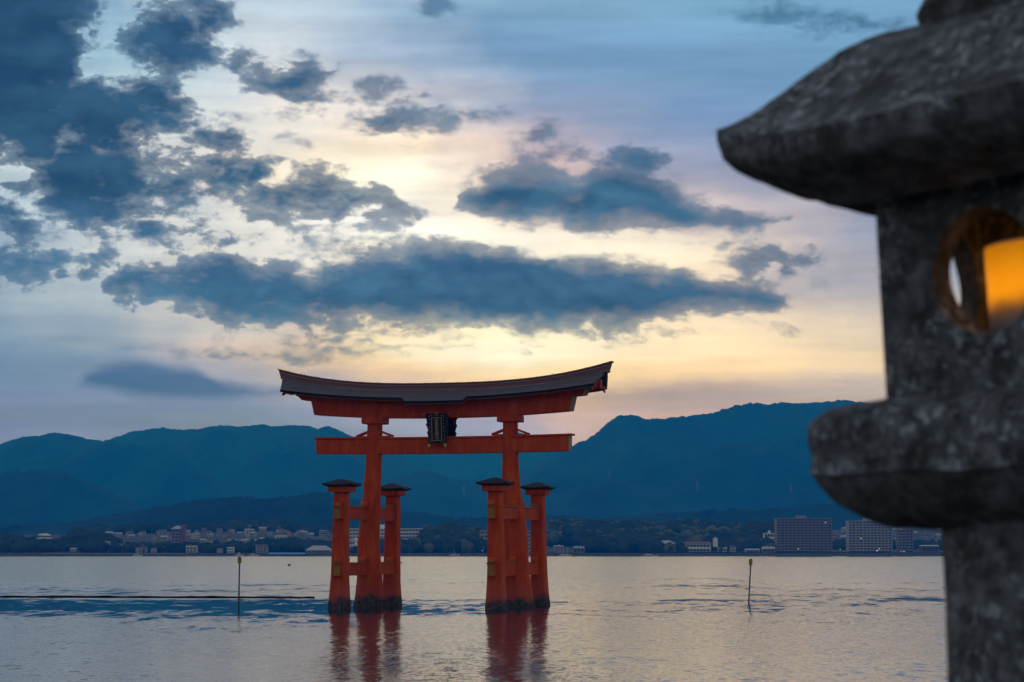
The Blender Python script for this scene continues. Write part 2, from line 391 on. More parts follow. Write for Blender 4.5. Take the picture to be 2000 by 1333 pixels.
# ------------------------------------------------------------------ water
def make_water():
    m_, h, b = new_mat('sea_water', .1, .5)
    b.inputs['IOR'].default_value = 1.33
    pos = h.n('ShaderNodeNewGeometry').outputs['Position']
    s_ = h.n('ShaderNodeSeparateXYZ'); h.put(s_.inputs[0], pos)
    x, y = s_.outputs[0], s_.outputs[1]
    # breeze patches: where the surface is ruffled and where it lies slick
    cat1 = h.noise(h.v('MULTIPLY', pos, (.022, .0075, 0)), 1.0, 4.0, .55)
    cat2 = h.noise(h.v('MULTIPLY_ADD', pos, (.055, .03, 0), (9.0, 4.0, 0)), 1.0, 4.0, .6)
    cat3 = h.noise(h.v('MULTIPLY_ADD', pos, (.26, .085, 0), (2.0, 7.0, 0)), 1.0, 3.0, .6)
    f_ = h.m('ADD', h.m('MULTIPLY', cat1, .42), h.m('ADD', h.m('MULTIPLY', cat2, .30), h.m('MULTIPLY', cat3, .28)))
    # a slick lies in the lee of the boom and around the gate's piers
    lee = h.m('MULTIPLY', h.sstep(y, 190, 178), h.sstep(y, 118, 150))
    lee = h.m('MULTIPLY', lee, h.lstep(h.sstep(x, -22, 10), 0, 1, 1.0, .40))
    cat4 = h.noise(h.v('MULTIPLY_ADD', pos, (.9, .28, 0), (6.0, 1.0, 0)), 1.0, 3.0, .6)
    f_ = h.m('ADD', f_, h.m('MULTIPLY', h.m('SUBTRACT', cat4, .5), .34))
    f_ = h.m('SUBTRACT', f_, h.m('MULTIPLY', lee, .125))
    f_ = h.m('ADD', f_, h.m('MULTIPLY', h.sstep(y, 240, 420), .08))
    f_ = h.m('ADD', f_, h.m('MULTIPLY', h.sstep(y, 125, 95), .10))
    ruf = h.sstep(f_, .37, .50)
    h.put(b.inputs['Roughness'], h.lstep(ruf, 0, 1, .04, .10))
    # wavelets running ashore: their steep faces look towards the land (-y)
    r1 = h.noise(h.v('MULTIPLY', pos, (1.9, .85, 1)), 1.0, 4.0, .62, out=1)
    r2 = h.noise(h.v('MULTIPLY_ADD', pos, (6.5, 4.0, 1), (3.3, 8.1, 2.0)), 1.0, 2.0, .5, out=1)
    r3 = h.noise(h.v('MULTIPLY_ADD', pos, (.30, .12, 1), (1.3, 5.1, 7.0)), 1.0, 3.0, .5, out=1)
    sl = h.v('ADD', h.v('SUBTRACT', r1, (.5, .5, .5)), h.v('SCALE', h.v('SUBTRACT', r2, (.5, .5, .5)), scale=.6))
    sl = h.v('ADD', sl, h.v('SCALE', h.v('SUBTRACT', r3, (.5, .5, .5)), scale=.35))
    ss = h.n('ShaderNodeSeparateXYZ'); h.put(ss.inputs[0], sl)
    amp = h.m('MULTIPLY', h.lstep(ruf, 0, 1, .04, .30), h.lstep(h.sstep(y, 75, 420), 0, 1, .85, 1.3))
    cb = h.n('ShaderNodeCombineXYZ')
    h.put(cb.inputs[0], h.m('MULTIPLY', h.m('MULTIPLY', ss.outputs[0], amp), .6))
    lean = h.m('MULTIPLY', ruf, h.lstep(h.sstep(y, 75, 300), 0, 1, .006, .024))
    h.put(cb.inputs[1], h.m('SUBTRACT', h.m('MULTIPLY', h.m('ABSOLUTE', ss.outputs[1]), h.m('MULTIPLY', amp, -1.0)), lean))
    cb.inputs[2].default_value = 1.0
    h.put(b.inputs['Normal'], h.v('NORMALIZE', cb.outputs[0]))
    b.inputs['Base Color'].default_value = (.006, .022, .034, 1)
    return m_
M_WATER = make_water()
SHORE = 1900.0
wm = MB().add([(-4200, -60, 0), (4200, -60, 0), (4200, SHORE + 12, 0), (-4200, SHORE + 12, 0)], [(0, 1, 2, 3)])
tag(wm.build('water', M_WATER), kind='structure')

# the stone path on which photographer and lantern stand
M_PATH = plain('path_granite', (.11, .105, .10), (.06, .058, .055), 2.5, .9, .2, .01)
GROUND = EYE - 1.65
pm = MB().box(-30, 30, -40, 6.6, -2, GROUND - .06)
path = tag(pm.build('path', M_PATH), kind='structure')
path['label'] = 'granite paved shore path under the stone lantern'

# ------------------------------------------------------------------ the torii gate
TH = R(16.0)
gate = empty('torii_gate', (-4.79, 156.15, 0), (0, 0, -TH))
tag(gate, 'vermilion wooden torii gate on six legs standing in the sea', 'torii gate')
def pillar(name, rows, parent, seed):
    m_ = MB(); rings = []
    rows = sorted(rows)
    N = 40
    zs = []
    z = rows[0][0]
    while z < rows[-1][0]: zs.append(z); z += .22
    zs.append(rows[-1][0])
    for z in zs:
        cx = prof([(r[0], r[1]) for r in rows], z); w = prof([(r[0], r[2]) for r in rows], z)
        ring = []
        for q in range(N):
            a = q * 2 * math.pi / N
            lump = 1 + .055 * max(0, min(1, (9 - z) / 9)) * fbm(math.cos(a) * 1.1 + seed, math.sin(a) * 1.1, z * .28, 3)
            ring.append((cx + math.cos(a) * w / 2 * lump, math.sin(a) * w / 2 * lump, z))
        rings.append(ring)
    return m_.loft(rings).build(name, M_TIDE, parent, True)
pillar('main_pillar', [(-1.6, -5.4, 2.25), (.05, -5.36, 2.07), (.5, -5.33, 1.94), (1.1, -5.29, 1.84), (2.06, -5.23, 1.74), (3.1, -5.26, 1.62), (4.2, -5.30, 1.53), (6.1, -5.21, 1.38), (7.95, -5.07, 1.22), (10.07, -4.96, 1.11), (12.6, -4.89, 1.04)], gate, 1.0)
pillar('main_pillar', [(-1.6, 5.55, 2.3), (.05, 5.50, 2.14), (.5, 5.46, 2.02), (1.62, 5.36, 1.86), (2.54, 5.28, 1.76), (3.71, 5.27, 1.68), (5.27, 5.21, 1.62), (6.2, 5.12, 1.5), (6.9, 5.03, 1.42), (8.38, 4.91, 1.25), (10.3, 4.87, 1.10), (12.6, 4.87, 1.02)], gate, 5.0)
LEG = 5.25
def post(sx, sy, seed):
    cx, cy = sx * 5.36, sy * LEG
    out = Vector((sx * .22, sy * .12))
    rings = []
    for z, w in [(-1.6, 1.5), (0, 1.33), (.4, 1.25), (1.0, 1.15), (1.8, 1.06), (3, 1.0), (4.5, .965), (6, .93), (7.74, .88)]:
        lean = (1 - z / 7.74) * .10
        ring = []; b_ = .22; hw = w / 2
        pts = [(-hw + b_ * hw, -hw), (hw - b_ * hw, -hw), (hw, -hw + b_ * hw), (hw, hw - b_ * hw), (hw - b_ * hw, hw), (-hw + b_ * hw, hw), (-hw, hw - b_ * hw), (-hw, -hw + b_ * hw)]
        for x_, y_ in pts: ring.append((cx + x_ + sx * lean, cy + y_ + sy * lean * .5, z))
        rings.append(ring)
    p_ = MB().loft(rings).build('sleeve_post', M_TIDE, gate, bevel=.03)
    MB().box(cx - .72, cx + .72, cy - .72, cy + .72, 7.74, 8.14).build('cap_block', M_RED, p_, bevel=.02)
    # little hipped roof, flared at the corners
    m_ = MB(); rings = []
    for r_, z, up in [(.74, 8.10, 0), (1.02, 8.17, .05), (1.06, 8.25, .07), (.80, 8.37, .03), (.5, 8.50, 0), (.26, 8.60, 0), (.14, 8.62, 0), (.05, 8.64, 0)]:
        ring = []
        for q in range(24):
            a = q / 24 * 4; sd_ = int(a); t_ = a - sd_
            cs = [(-1, -1), (1, -1), (1, 1), (-1, 1), (-1, -1)]
            x_ = lerp(cs[sd_][0], cs[sd_ + 1][0], t_); y_ = lerp(cs[sd_][1], cs[sd_ + 1][1], t_)
            cnr = (abs(t_ - .5) * 2) ** 3
            ring.append((cx + x_ * r_, cy + y_ * r_, z + up * cnr))
        rings.append(ring)
    m_.loft(rings).build('cap_roof', M_TILE, p_)
    return p_
for sx in (-1, 1):
    for sy in (-1, 1): post(sx, sy, sx * 2 + sy)
def tie(sx, z0, z1):
    cx = sx * 5.33; e = LEG + .98
    t_ = MB().box(cx - .235, cx + .235, -e, e, z0, z1).build('tie_beam', M_RED, gate, bevel=.015)
    MB().box(cx - .30, cx + .30, -e - .10, e + .10, z1 + .002, z1 + .09).build('coping_board', M_RED, t_, bevel=.012)
    for s in (-1, 1):
        MB().box(cx - .233, cx + .233, min(s * e, s * (e + .012)), max(s * e, s * (e + .012)), z0 + .02, z1 - .02).build('end_plate', M_GOLD, t_)
    for yc, hw in ((-LEG, .47), (0, .78), (LEG, .47)):
        for s in (-1, 1):
            if yc == 0 and z1 < 4: hw_ = .9
            else: hw_ = hw
            y0 = yc + s * (hw_ - .08); y1 = yc + s * (hw_ + .46)
            w_ = MB(); w_.box(cx - .13, cx + .13, min(y0, y0 + s * .38), max(y0, y0 + s * .38), z1 + .092, z1 + .20)
            zt = z1 + .30
            w_.add([(cx - .235, y0, zt - .02), (cx + .235, y0, zt - .02), (cx + .235, y1, zt - .16), (cx - .235, y1, zt - .16),
                    (cx - .235, y0, zt + .20), (cx + .235, y0, zt + .20), (cx + .235, y1, zt + .02), (cx - .235, y1, zt + .02)],
                   [(0, 3, 2, 1), (4, 5, 6, 7), (0, 1, 5, 4), (1, 2, 6, 5), (3, 0, 4, 7)])
            w_.add([(cx - .235, y1, zt - .16), (cx + .235, y1, zt - .16), (cx + .235, y1, zt + .02), (cx - .235, y1, zt + .02)], [(0, 1, 2, 3)], 1)
            w_.build('wedge', [M_RED, M_GOLD], t_)
for sx in (-1, 1):
    tie(sx, 5.94, 6.74); tie(sx, 2.18, 2.98)
def curved_beam(name, xe0, xe1, zb, zt, hy, mat, parent, k=.36, ref=9.2, n=48, bev=.02):
    rings = []
    for i in range(n + 1):
        t_ = -1 + 2 * i / n
        def pt(xe, y_, z_):
            x_ = xe * t_; return (x_, y_, z_ + k * (abs(x_) / ref) ** 2.2)
        rings.append([pt(xe0, -hy, zb), pt(xe0, hy, zb), pt(xe1, hy, zt), pt(xe1, -hy, zt)])
    return MB().loft(rings).build(name, mat, parent, bevel=bev)
def end_plate(parent, xe0, xe1, zb, zt, hy, k, ref, s):
    f_ = lambda x_: k * (abs(x_) / ref) ** 2.2
    a = (s * (xe0 + .004), zb + f_(xe0)); b_ = (s * (xe1 + .004), zt + f_(xe1)); d = s * .03
    vs = [(x_ + dd, y_, z_) for dd in (0, d) for (x_, z_) in (a, b_) for y_ in (-hy + .02, hy - .02)]
    MB().add(vs, [(0, 1, 3, 2), (4, 6, 7, 5), (0, 4, 5, 1), (2, 3, 7, 6), (0, 2, 6, 4), (1, 5, 7, 3)]).build('end_plate', M_PALE, parent)
# nuki
nuki = curved_beam('tie_rail', 9.05, 9.07, 10.48, 11.50, .42, M_RED, gate, .07, 9.1)
curved_beam('coping_board', 9.27, 9.29, 11.505, 11.63, .52, M_RED, nuki, .09, 9.1, bev=.012)
for s in (-1, 1): end_plate(nuki, 9.05, 9.07, 10.48, 11.50, .42, .07, 9.1, s)
for sx in (-1, 1):
    cx = sx * 4.89
    for s in (-1, 1):
        w_ = MB(); xa = cx + s * .45; xb = cx + s * 1.22
        w_.bar((xa, 0, 12.06), (xb + s * .08, 0, 11.74), .52, .13)
        w_.box(min(xa, xb - s * .12), max(xa, xb - s * .12), -.22, .22, 11.635, 11.76)
        w_.build('wedge', M_RED, nuki)
# capitals
for sx in (-1, 1):
    cx = sx * 4.87
    MB().box(cx - .76, cx + .76, -.76, .76, 12.57, 13.04).build('capital', M_RED, gate, bevel=.05)
shim = curved_beam('lower_lintel', 9.16, 9.41, 12.93, 13.98, .56, M_RED, gate, .34, 9.2)
for s in (-1, 1): end_plate(shim, 9.16, 9.41, 12.93, 13.98, .56, .34, 9.2, s)
kas = curved_beam('upper_lintel', 10.08, 10.30, 13.90, 14.34, .66, M_RED, gate, .34, 9.2)
for s in (-1, 1): end_plate(kas, 10.08, 10.30, 13.90, 14.34, .66, .34, 9.2, s)
# roof of layered cypress bark with a lower middle bay
def zr(x_): return 15.34 + 1.22 * (abs(x_) / 12.0) ** 2.7
def ze(x_): return 14.24 + .74 * (abs(x_) / 11.2) ** 2.1
def step(x_):
    a = abs(x_); return 1.0 if a < 2.10 else (0.0 if a > 2.34 else (2.34 - a) / .24)
xs = [-1 + 2 * i / 60 for i in range(61)]
xs = sorted(set(xs) | {s * v_ / 11.2 for s in (-1, 1) for v_ in (2.10, 2.34)})
def roof_side(sy, sec):
    rings = []
    for t_ in xs:
        r_ = []
        for xe, y_, dz_, mode in sec:
            x_ = xe * t_; d_ = step(11.2 * t_)
            zrid = zr(x_) - .50; zev = ze(x_) - .24 * d_
            yy = lerp(.40, 1.90 + .10 * d_, y_)
            r_.append((x_, sy * yy, lerp(zrid, zev, mode) + dz_))
        rings.append(r_)
    return rings
roof = None
for sy in (-1, 1):
    nm = 'bark_roof'
    top = [(11.62, 0.0, 0, 0.0), (11.52, .25, -.10, .25), (11.42, .5, -.12, .5), (11.31, .75, -.08, .75), (11.20, 1.0, 0, 1.0)]
    thick = [(11.20, 1.0, -.17, 1.0), (11.2, .80, -.13, .86), (11.3, .4, -.22, .5), (11.5, .0, -.25, .1)]
    r_ = MB().loft(roof_side(sy, top + thick)).build(nm, M_BARK, gate)
    # black edge course and gilded board under it
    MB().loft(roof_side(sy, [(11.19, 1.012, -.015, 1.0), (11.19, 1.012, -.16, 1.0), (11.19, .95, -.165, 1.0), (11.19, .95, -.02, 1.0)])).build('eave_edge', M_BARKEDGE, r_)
    MB().loft(roof_side(sy, [(11.0, .93, -.165, 1.0), (11.0, .93, -.235, 1.0), (11.0, .87, -.235, 1.0), (11.0, .87, -.165, 1.0)])).build('gilded_board', M_GOLD, r_)
    MB().loft(roof_side(sy, [(10.9, .86, -.19, .98), (10.9, .2, -.20, .93), (10.9, .2, -.14, .90), (10.9, .86, -.13, .94)])).build('soffit', M_RED, r_)
# ridge: boxed course with copper bands
rings = []
def ridge_section(sec, xe_of):
    rr = []
    for i in range(61):
        t_ = -1 + 2 * i / 60
        rr.append([(xe * t_, y_, zr(xe * t_) + dz_ * (1 + .25 * abs(t_) ** 3)) for xe, y_, dz_ in sec])
    return rr
ridge = MB().loft(ridge_section([(11.72, -.42, -.53), (11.72, .42, -.53), (11.95, .33, -.06), (11.95, -.33, -.06)], None)).build('ridge_box', M_RIDGE, gate)
MB().loft(ridge_section([(12.0, -.40, -.06), (12.0, .40, -.06), (12.05, .36, 0), (12.05, -.36, 0)], None)).build('ridge_cap', M_RIDGE, ridge)
for dz_, hy in ((-.475, .45), (-.16, .41)):
    MB().loft(ridge_section([(11.80, -hy, dz_ - .035), (11.80, hy, dz_ - .035), (11.82, hy, dz_), (11.82, -hy, dz_)], None)).build('copper_band', M_BAND, ridge)
sm = MB().tube((0, 0, 0), (0, 0, .06), .028, .02, 6).mesh('ridge_stud', M_RIDGE)
for i in range(21):
    x_ = -11.4 + 22.8 * i / 20
    for sy in (-1, 1):
        o = bpy.data.objects.new('ridge_stud', sm); col.objects.link(o); o.parent = ridge; o.location = (x_, sy * .28, zr(x_) - .005)
# gable boards and hanging pendants at both ends
for sx in (-1, 1):
    gb = MB()
    for sy in (-1, 1):
        sec = [(sy * .10, 15.55, 15.24), (sy * .55, 15.32, 15.00), (sy * 1.05, 15.00, 14.76), (sy * 1.5, 14.82, 14.62), (sy * 1.80, 14.72, 14.56)]
        rr = [[(sx * 11.02, y_, zt), (sx * 11.10, y_, zt), (sx * 11.10, y_, zb), (sx * 11.02, y_, zb)] for y_, zt, zb in sec]
        gb.loft(rr)
    b_ = gb.build('gable_board', M_RED, gate)
    MB().loft([[(sx * 11.0, -.16, 15.7), (sx * 11.14, -.16, 15.7), (sx * 11.14, .16, 15.7), (sx * 11.0, .16, 15.7)],
               [(sx * 11.0, -.22, 15.2), (sx * 11.14, -.22, 15.2), (sx * 11.14, .22, 15.2), (sx * 11.0, .22, 15.2)],
               [(sx * 11.0, -.03, 14.72), (sx * 11.14, -.03, 14.72), (sx * 11.14, .03, 14.72), (sx * 11.0, .03, 14.72)]]).build('pendant', M_RED, b_)
    for sy in (-1, 1):      # purlin ends
        MB().box(min(sx * 10.2, sx * 11.2), max(sx * 10.2, sx * 11.2), sy * 1.25 - .13, sy * 1.25 + .13, 14.72, 14.98).build('purlin', M_RED, gate, bevel=.015)
    MB().box(min(sx * 10.2, sx * 11.25), max(sx * 10.2, sx * 11.25), -.28, .28, 14.75, 15.35).build('ridge_purlin', M_RED, gate, bevel=.015)

# name plaques hung on both faces
def plaque(sy, label, text):
    p_ = empty('name_plaque', gate.matrix_basis @ Vector((-.02 if sy < 0 else .02, sy * .98, 11.15)), (R(6) * (1 if sy < 0 else -1) * 1, 0, -TH + (0 if sy < 0 else math.pi)))
    tag(p_, label, 'plaque')
    # local: x right, y away from the viewer, z up
    def wavy(w0, w1, z0, z1, n=26):
        L_, R_ = [], []
        for i in range(n + 1):
            t_ = i / n; z_ = lerp(z0, z1, t_); w_ = lerp(w0, w1, t_) + .045 * math.sin(t_ * 23) + .03 * math.sin(t_ * 51 + 1)
            L_.append((-w_, z_)); R_.append((w_, z_))
        return L_, R_
    L_, R_ = wavy(.60, .80, -.02, 2.05)
    m_ = MB(); n = len(L_)
    rr = [[(a[0], -.05, a[1]), (b_[0], -.05, b_[1]), (b_[0], .07, b_[1]), (a[0], .07, a[1])] for a, b_ in zip(L_, R_)]
    m_.loft(rr).build('carved_surround', M_BLACK, p_)
    m_ = MB().box(-.41, .41, -.10, -.052, .10, 1.85); bd = m_.build('board', M_BLACK, p_)
    fr = MB()
    for a in ((-.36, -.325, .18, 1.77), (.325, .36, .18, 1.77)): fr.box(a[0], a[1], -.125, -.101, a[2], a[3])
    for a in ((-.324, .324, .18, .215), (-.324, .324, 1.735, 1.77)): fr.box(a[0], a[1], -.125, -.101, a[2], a[3])
    fr.build('gilt_frame', M_GILT, p_)
    st = MB().box(-.022, .022, -.02, 0, -.022, .022).mesh('stud', M_GILT)
    spots = [(-.5, z_) for z_ in (.12, .22, .3, .55, .78, .86, 1.05, 1.12, 1.35, 1.6, 1.75, 1.85)] + [(.5, z_) for z_ in (.12, .22, .3, .55, .78, .86, 1.05, 1.12, 1.35, 1.6, 1.75, 1.85)]
    spots += [(x_, 1.90) for x_ in (-.42, -.33, -.1, 0, .1, .33, .42)] + [(x_, .06) for x_ in (-.4, -.25, .25, .4)]
    for x_, z_ in spots:
        o = bpy.data.objects.new('stud', st); col.objects.link(o); o.parent = p_; o.location = (x_, -.052, z_)
    # lettering, one column
    fc = bpy.data.curves.new('lettering', 'FONT'); fc.body = '\n'.join(text); fc.align_x = 'CENTER'
    fc.size = .30; fc.space_line = .80; fc.extrude = .006; fc.resolution_u = 2
    fo = bpy.data.objects.new('lettering_source', fc); col.objects.link(fo)
    dg = bpy.context.evaluated_depsgraph_get(); me = bpy.data.meshes.new_from_object(fo.evaluated_get(dg))
    bpy.data.objects.remove(fo)
    zs = [v_.co.y for v_ in me.vertices]; xs_ = [v_.co.x for v_ in me.vertices]
    if zs:
        h_ = max(zs) - min(zs); w_ = max(xs_) - min(xs_); sc_ = 1.44 / h_; cx_ = (max(xs_) + min(xs_)) / 2
        for v_ in me.vertices: v_.co = Vector(((v_.co.x - cx_) * min(sc_, .42 / w_), -v_.co.z, (v_.co.y - min(zs)) * sc_))
        me.materials.clear(); me.materials.append(M_GILT)
        lo = bpy.data.objects.new('lettering', me); col.objects.link(lo); lo.parent = p_; lo.location = (0, -.11, .255)
    # gilded feet and crest fittings
    for s in (-1, 1):
        MB().loft([[(s * .58 + math.cos(a_) * r_, -.05 + dy_, z_ + math.sin(a_) * r_ * 1.3) for a_ in [q * math.pi / 4 for q in range(8)]] for dy_, r_, z_ in ((-.10, .03, -.20), (-.07, .10, -.16), (.03, .11, -.12), (.08, .06, -.10))]).build('gilt_foot', M_GILT, p_)
        MB().loft([[(s * (.92 + k_ * .08) + math.cos(a_) * .035, -.06 + math.sin(a_) * .035, z_) for a_ in [q * math.pi / 3 for q in range(6)]] for k_, z_ in ((-1.6, 2.02), (0, 1.98), (1.2, 2.08))]).build('gilt_horn', M_GILT, p_)
    MB().loft([[(x_, -.08 + math.cos(a_) * .03, 2.02 + math.sin(a_) * .04 + (.05 if abs(x_) < .05 else 0)) for a_ in [q * math.pi / 3 for q in range(6)]] for x_ in (-.12, 0, .12)]).build('gilt_crest', M_GILT, p_)
    MB().bar((.62, .10, 1.75), (.62, .35, 1.45), .06, .06).build('bracket', M_RED, p_)
    MB().bar((-.62, .10, 1.75), (-.62, .35, 1.45), .06, .06).build('bracket', M_RED, p_)
plaque(-1, 'black carved plaque with gilt frame and lettering on the near face of the gate', '伊都岐島神社')
plaque(1, 'black wavy-edged plaque on the far face of the gate, seen edge on', '嚴島神社')

# ------------------------------------------------------------------ stone lantern beside the camera
LX, LY = 1.085, 4.40
ROT = R(-4.0)
lantern = empty('stone_lantern', (LX + .07, LY, GROUND), (0, R(-2.2), 0))
tag(lantern, 'weathered lichen-spotted stone lantern with curved roof and round windows', 'stone lantern')
def sq_ring(r_diag, z, n=12, up=0.0, rnd=0.0, seed=0.0, jit=.004, bulge=0.0):
    """square ring with corners at r_diag; corners raised by up"""
    ring = []
    for q in range(4 * n):
        a = q / n; k_ = int(a); t_ = a - k_
        c0 = Vector((math.cos(k_ * math.pi / 2 + math.pi + ROT), math.sin(k_ * math.pi / 2 + math.pi + ROT)))
        c1 = Vector((math.cos((k_ + 1) * math.pi / 2 + math.pi + ROT), math.sin((k_ + 1) * math.pi / 2 + math.pi + ROT)))
        p_ = c0.lerp(c1, t_)
        cn = abs(t_ - .5) * 2
        p_ *= 1 - rnd * cn ** 8 + bulge * (1 - cn ** 2)
        p_ *= r_diag
        z_ = z + up * cn ** 4
        w_ = jit * 2.2 * fbm(p_.x * 9 + seed, p_.y * 9, z_ * 9, 4)
        d_ = p_.normalized() if p_.length > 1e-6 else Vector((0, 0))
        ring.append((p_.x + d_.x * w_, p_.y + d_.y * w_, z_ + jit * 1.2 * fbm(p_.x * 8, p_.y * 8 + seed, 3.3, 3)))
    return ring
def dense(pts, n):
    out = []
    for a, b_ in zip(pts, pts[1:]):
        for i in range(n): out.append(tuple(lerp(p_, q_, i / n) for p_, q_ in zip(a, b_)))
    out.append(pts[-1]); return out
gz = lambda w: w - GROUND
# base and column
m_ = MB(); m_.loft([sq_ring(r_, z, 8, rnd=.05) for r_, z in dense([(.62, 0), (.62, .16), (.58, .20), (.46, .28), (.36, .33)], 3)])
m_.build('base', M_STONE, lantern, 32)
rings = []
for r_, z in dense([(.285, .30), (.278, .45), (.272, 1.0), (.262, 1.45), (.258, gz(3.86))], 8):
    rings.append([(math.cos(a_) * (r_ + .006 * fbm(math.cos(a_) * 2, math.sin(a_) * 2, z * 3)), math.sin(a_) * (r_ + .006 * fbm(math.cos(a_) * 2, math.sin(a_) * 2, z * 3)), z) for a_ in [q * 2 * math.pi / 48 for q in range(48)]])
MB().loft(rings).build('column', M_STONE, lantern, True)
plat = dense([(.28, gz(3.835)), (.36, gz(3.841)), (.43, gz(3.861)), (.475, gz(3.890)), (.510, gz(3.926)), (.530, gz(3.948)), (.536, gz(3.950)), (.537, gz(4.025)), (.524, gz(4.055)), (.495, gz(4.076)), (.35, gz(4.095)), (.1, gz(4.098))], 3)
MB().loft([sq_ring(r_, z, 14, rnd=.05, seed=3, jit=.007) for r_, z in plat]).build('platform', M_STONE, lantern, 32)
# fire box: four walls, each pierced by a round opening
HW = .352 / math.sqrt(2); TK = .050; ZB0, ZB1 = gz(4.094), gz(4.50); ZC = gz(4.318)
for k_ in range(4):
    ang = ROT + math.pi + math.pi / 4 + k_ * math.pi / 2      # outward normal
    nrm = Vector((math.cos(ang), math.sin(ang))); tan_ = Vector((-nrm.y, nrm.x))
    rad, rx_, off_ = (.114, 1.0, 0.0) if k_ in (0, 2) else (.105, .60, .066 if k_ == 3 else -.066)
    N = 48; m_ = MB(); layers = []
    hw_i = HW - TK
    def P3(s_, z_, d_):
        p_ = nrm * (HW - d_) + tan_ * s_
        w_ = .004 * fbm(p_.x * 11, p_.y * 11, z_ * 11, 3)
        return (p_.x + nrm.x * w_, p_.y + nrm.y * w_, z_)
    rings = []
    for d_, hw_, sgn in ((0, HW, 1), (TK, hw_i, -1)):
        sq, mid2, ci = [], [], []
        for q in range(N):
            a_ = q * 2 * math.pi / N; cx_, cz_ = math.cos(a_), math.sin(a_)
            rr_ = rad * (1 + .03 * fbm(cx_ * 2 + k_, cz_ * 2, d_ * 9))
            if d_ == 0: rr_ += .006
            zmid = (ZB0 + ZB1) / 2; hz = (ZB1 - ZB0) / 2
            s_ = 1e9
            if abs(cx_) > 1e-6: s_ = min(s_, hw_ / abs(cx_))
            dzc = (ZB1 - ZC) if cz_ > 0 else (ZC - ZB0)
            if abs(cz_) > 1e-6: s_ = min(s_, dzc / abs(cz_))
            a3 = (cx_ * s_, ZC + cz_ * s_); b3 = (off_ + cx_ * rr_ * rx_, ZC + cz_ * rr_)
            sq.append(P3(*a3, d_)); ci.append(P3(*b3, d_))
            mid2.append(P3((a3[0] + b3[0]) / 2, (a3[1] + b3[1]) / 2, d_))
        rings.append((sq, mid2, ci))
    (so_, mo_, co_), (si_, mi_, ci_) = rings
    lay = [so_, mo_, co_, ci_, mi_, si_]
    m_.loft(lay, True, False)
    # fill the corners between radial fan and square outline
    for sgn_d, (hw_, d_) in ((0, (HW, 0)), (1, (hw_i, TK))):
        ring = so_ if sgn_d == 0 else si_
        for cx_ in (-1, 1):
            for cz_, zc_ in ((-1, ZB0), (1, ZB1)):
                cor = P3(cx_ * hw_, zc_, d_)
                best = sorted(range(N), key=lambda q: (Vector(ring[q]) - Vector(cor)).length)[:2]
                m_.add([cor, ring[best[0]], ring[best[1]]], [(0, 1, 2)])
    m_.build('fire_box_wall', M_STONE, lantern)
hip = [(.03, .24), (.20, .205), (.26, .188), (.31, .180), (.36, .166), (.414, .145), (.456, .117), (.52, .070), (.58, .036), (.635, .010), (.667, .000)]
ZR = gz(4.640)
rings = []
prev_r = None
pts = dense(hip, 3)
for r_, z in pts:
    t_ = min(1, max(0, (r_ - .25) / .42))
    rings.append(sq_ring(r_, ZR + z - .040 * t_ ** 1.5, 18, up=.040 * t_ ** 1.5, rnd=.02 * t_, seed=7, jit=.004, bulge=.03 * t_))
under = [(.667, -.018), (.655, -.056), (.622, -.084), (.58, -.105), (.51, -.130), (.45, -.160), (.40, -.150), (.345, -.140), (.30, -.14)]
for r_, z in dense(under, 3):
    t_ = min(1, max(0, (r_ - .30) / .36))
    rings.append(sq_ring(r_, ZR + z - .040 * t_ ** 1.5, 18, up=.040 * t_ ** 1.5, rnd=.02 * t_, seed=9, jit=.006, bulge=.03 * t_))
MB().loft(rings).build('roof', M_STONE, lantern, 32)
fin = [(.240, .17), (.252, .215), (.232, .250), (.16, .275), (.13, .295), (.16, .33), (.185, .37), (.18, .43), (.14, .49), (.06, .55), (.01, .58)]
rings = [[(math.cos(a_) * r_, math.sin(a_) * r_, ZR + z) for a_ in [q * 2 * math.pi / 32 for q in range(32)]] for r_, z in dense(fin, 3)]
MB().loft(rings).build('finial', M_STONE, lantern, 32)

# lamp inside the fire box
lamp = empty('candle_lamp', lantern.matrix_basis @ Vector((-.005, -.055, gz(4.098))), (0, R(-2.2), 0))
tag(lamp, 'glowing amber lamp cylinder standing inside the stone lantern', 'lamp')
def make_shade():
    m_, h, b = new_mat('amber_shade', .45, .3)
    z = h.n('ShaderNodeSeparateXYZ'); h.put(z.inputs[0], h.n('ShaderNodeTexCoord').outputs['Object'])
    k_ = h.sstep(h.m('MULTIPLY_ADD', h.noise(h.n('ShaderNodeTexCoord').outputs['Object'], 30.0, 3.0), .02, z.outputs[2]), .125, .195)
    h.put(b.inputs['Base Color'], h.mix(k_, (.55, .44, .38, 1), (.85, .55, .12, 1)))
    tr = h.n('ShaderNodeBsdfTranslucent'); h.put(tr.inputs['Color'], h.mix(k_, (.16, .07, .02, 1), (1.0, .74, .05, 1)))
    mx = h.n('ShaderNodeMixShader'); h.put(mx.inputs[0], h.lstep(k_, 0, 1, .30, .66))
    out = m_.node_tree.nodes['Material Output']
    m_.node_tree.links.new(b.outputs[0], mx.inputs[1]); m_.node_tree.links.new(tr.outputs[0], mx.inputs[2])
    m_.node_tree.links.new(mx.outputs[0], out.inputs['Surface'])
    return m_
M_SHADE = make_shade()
M_LID = plain('spill_lid_paper', (.62, .50, .42), (.5, .4, .33), 20, .7)
def ringz(r_, z, n=40): return [(math.cos(a_) * r_, math.sin(a_) * r_, z) for a_ in [q * 2 * math.pi / n for q in range(n)]]
MB().loft([ringz(.145, .0), ringz(.147, .07), ringz(.150, .14), ringz(.153, .275), ringz(.149, .275), ringz(.146, .14), ringz(.143, .07), ringz(.141, .0)], True, False).build('shade', M_SHADE, lamp, True)
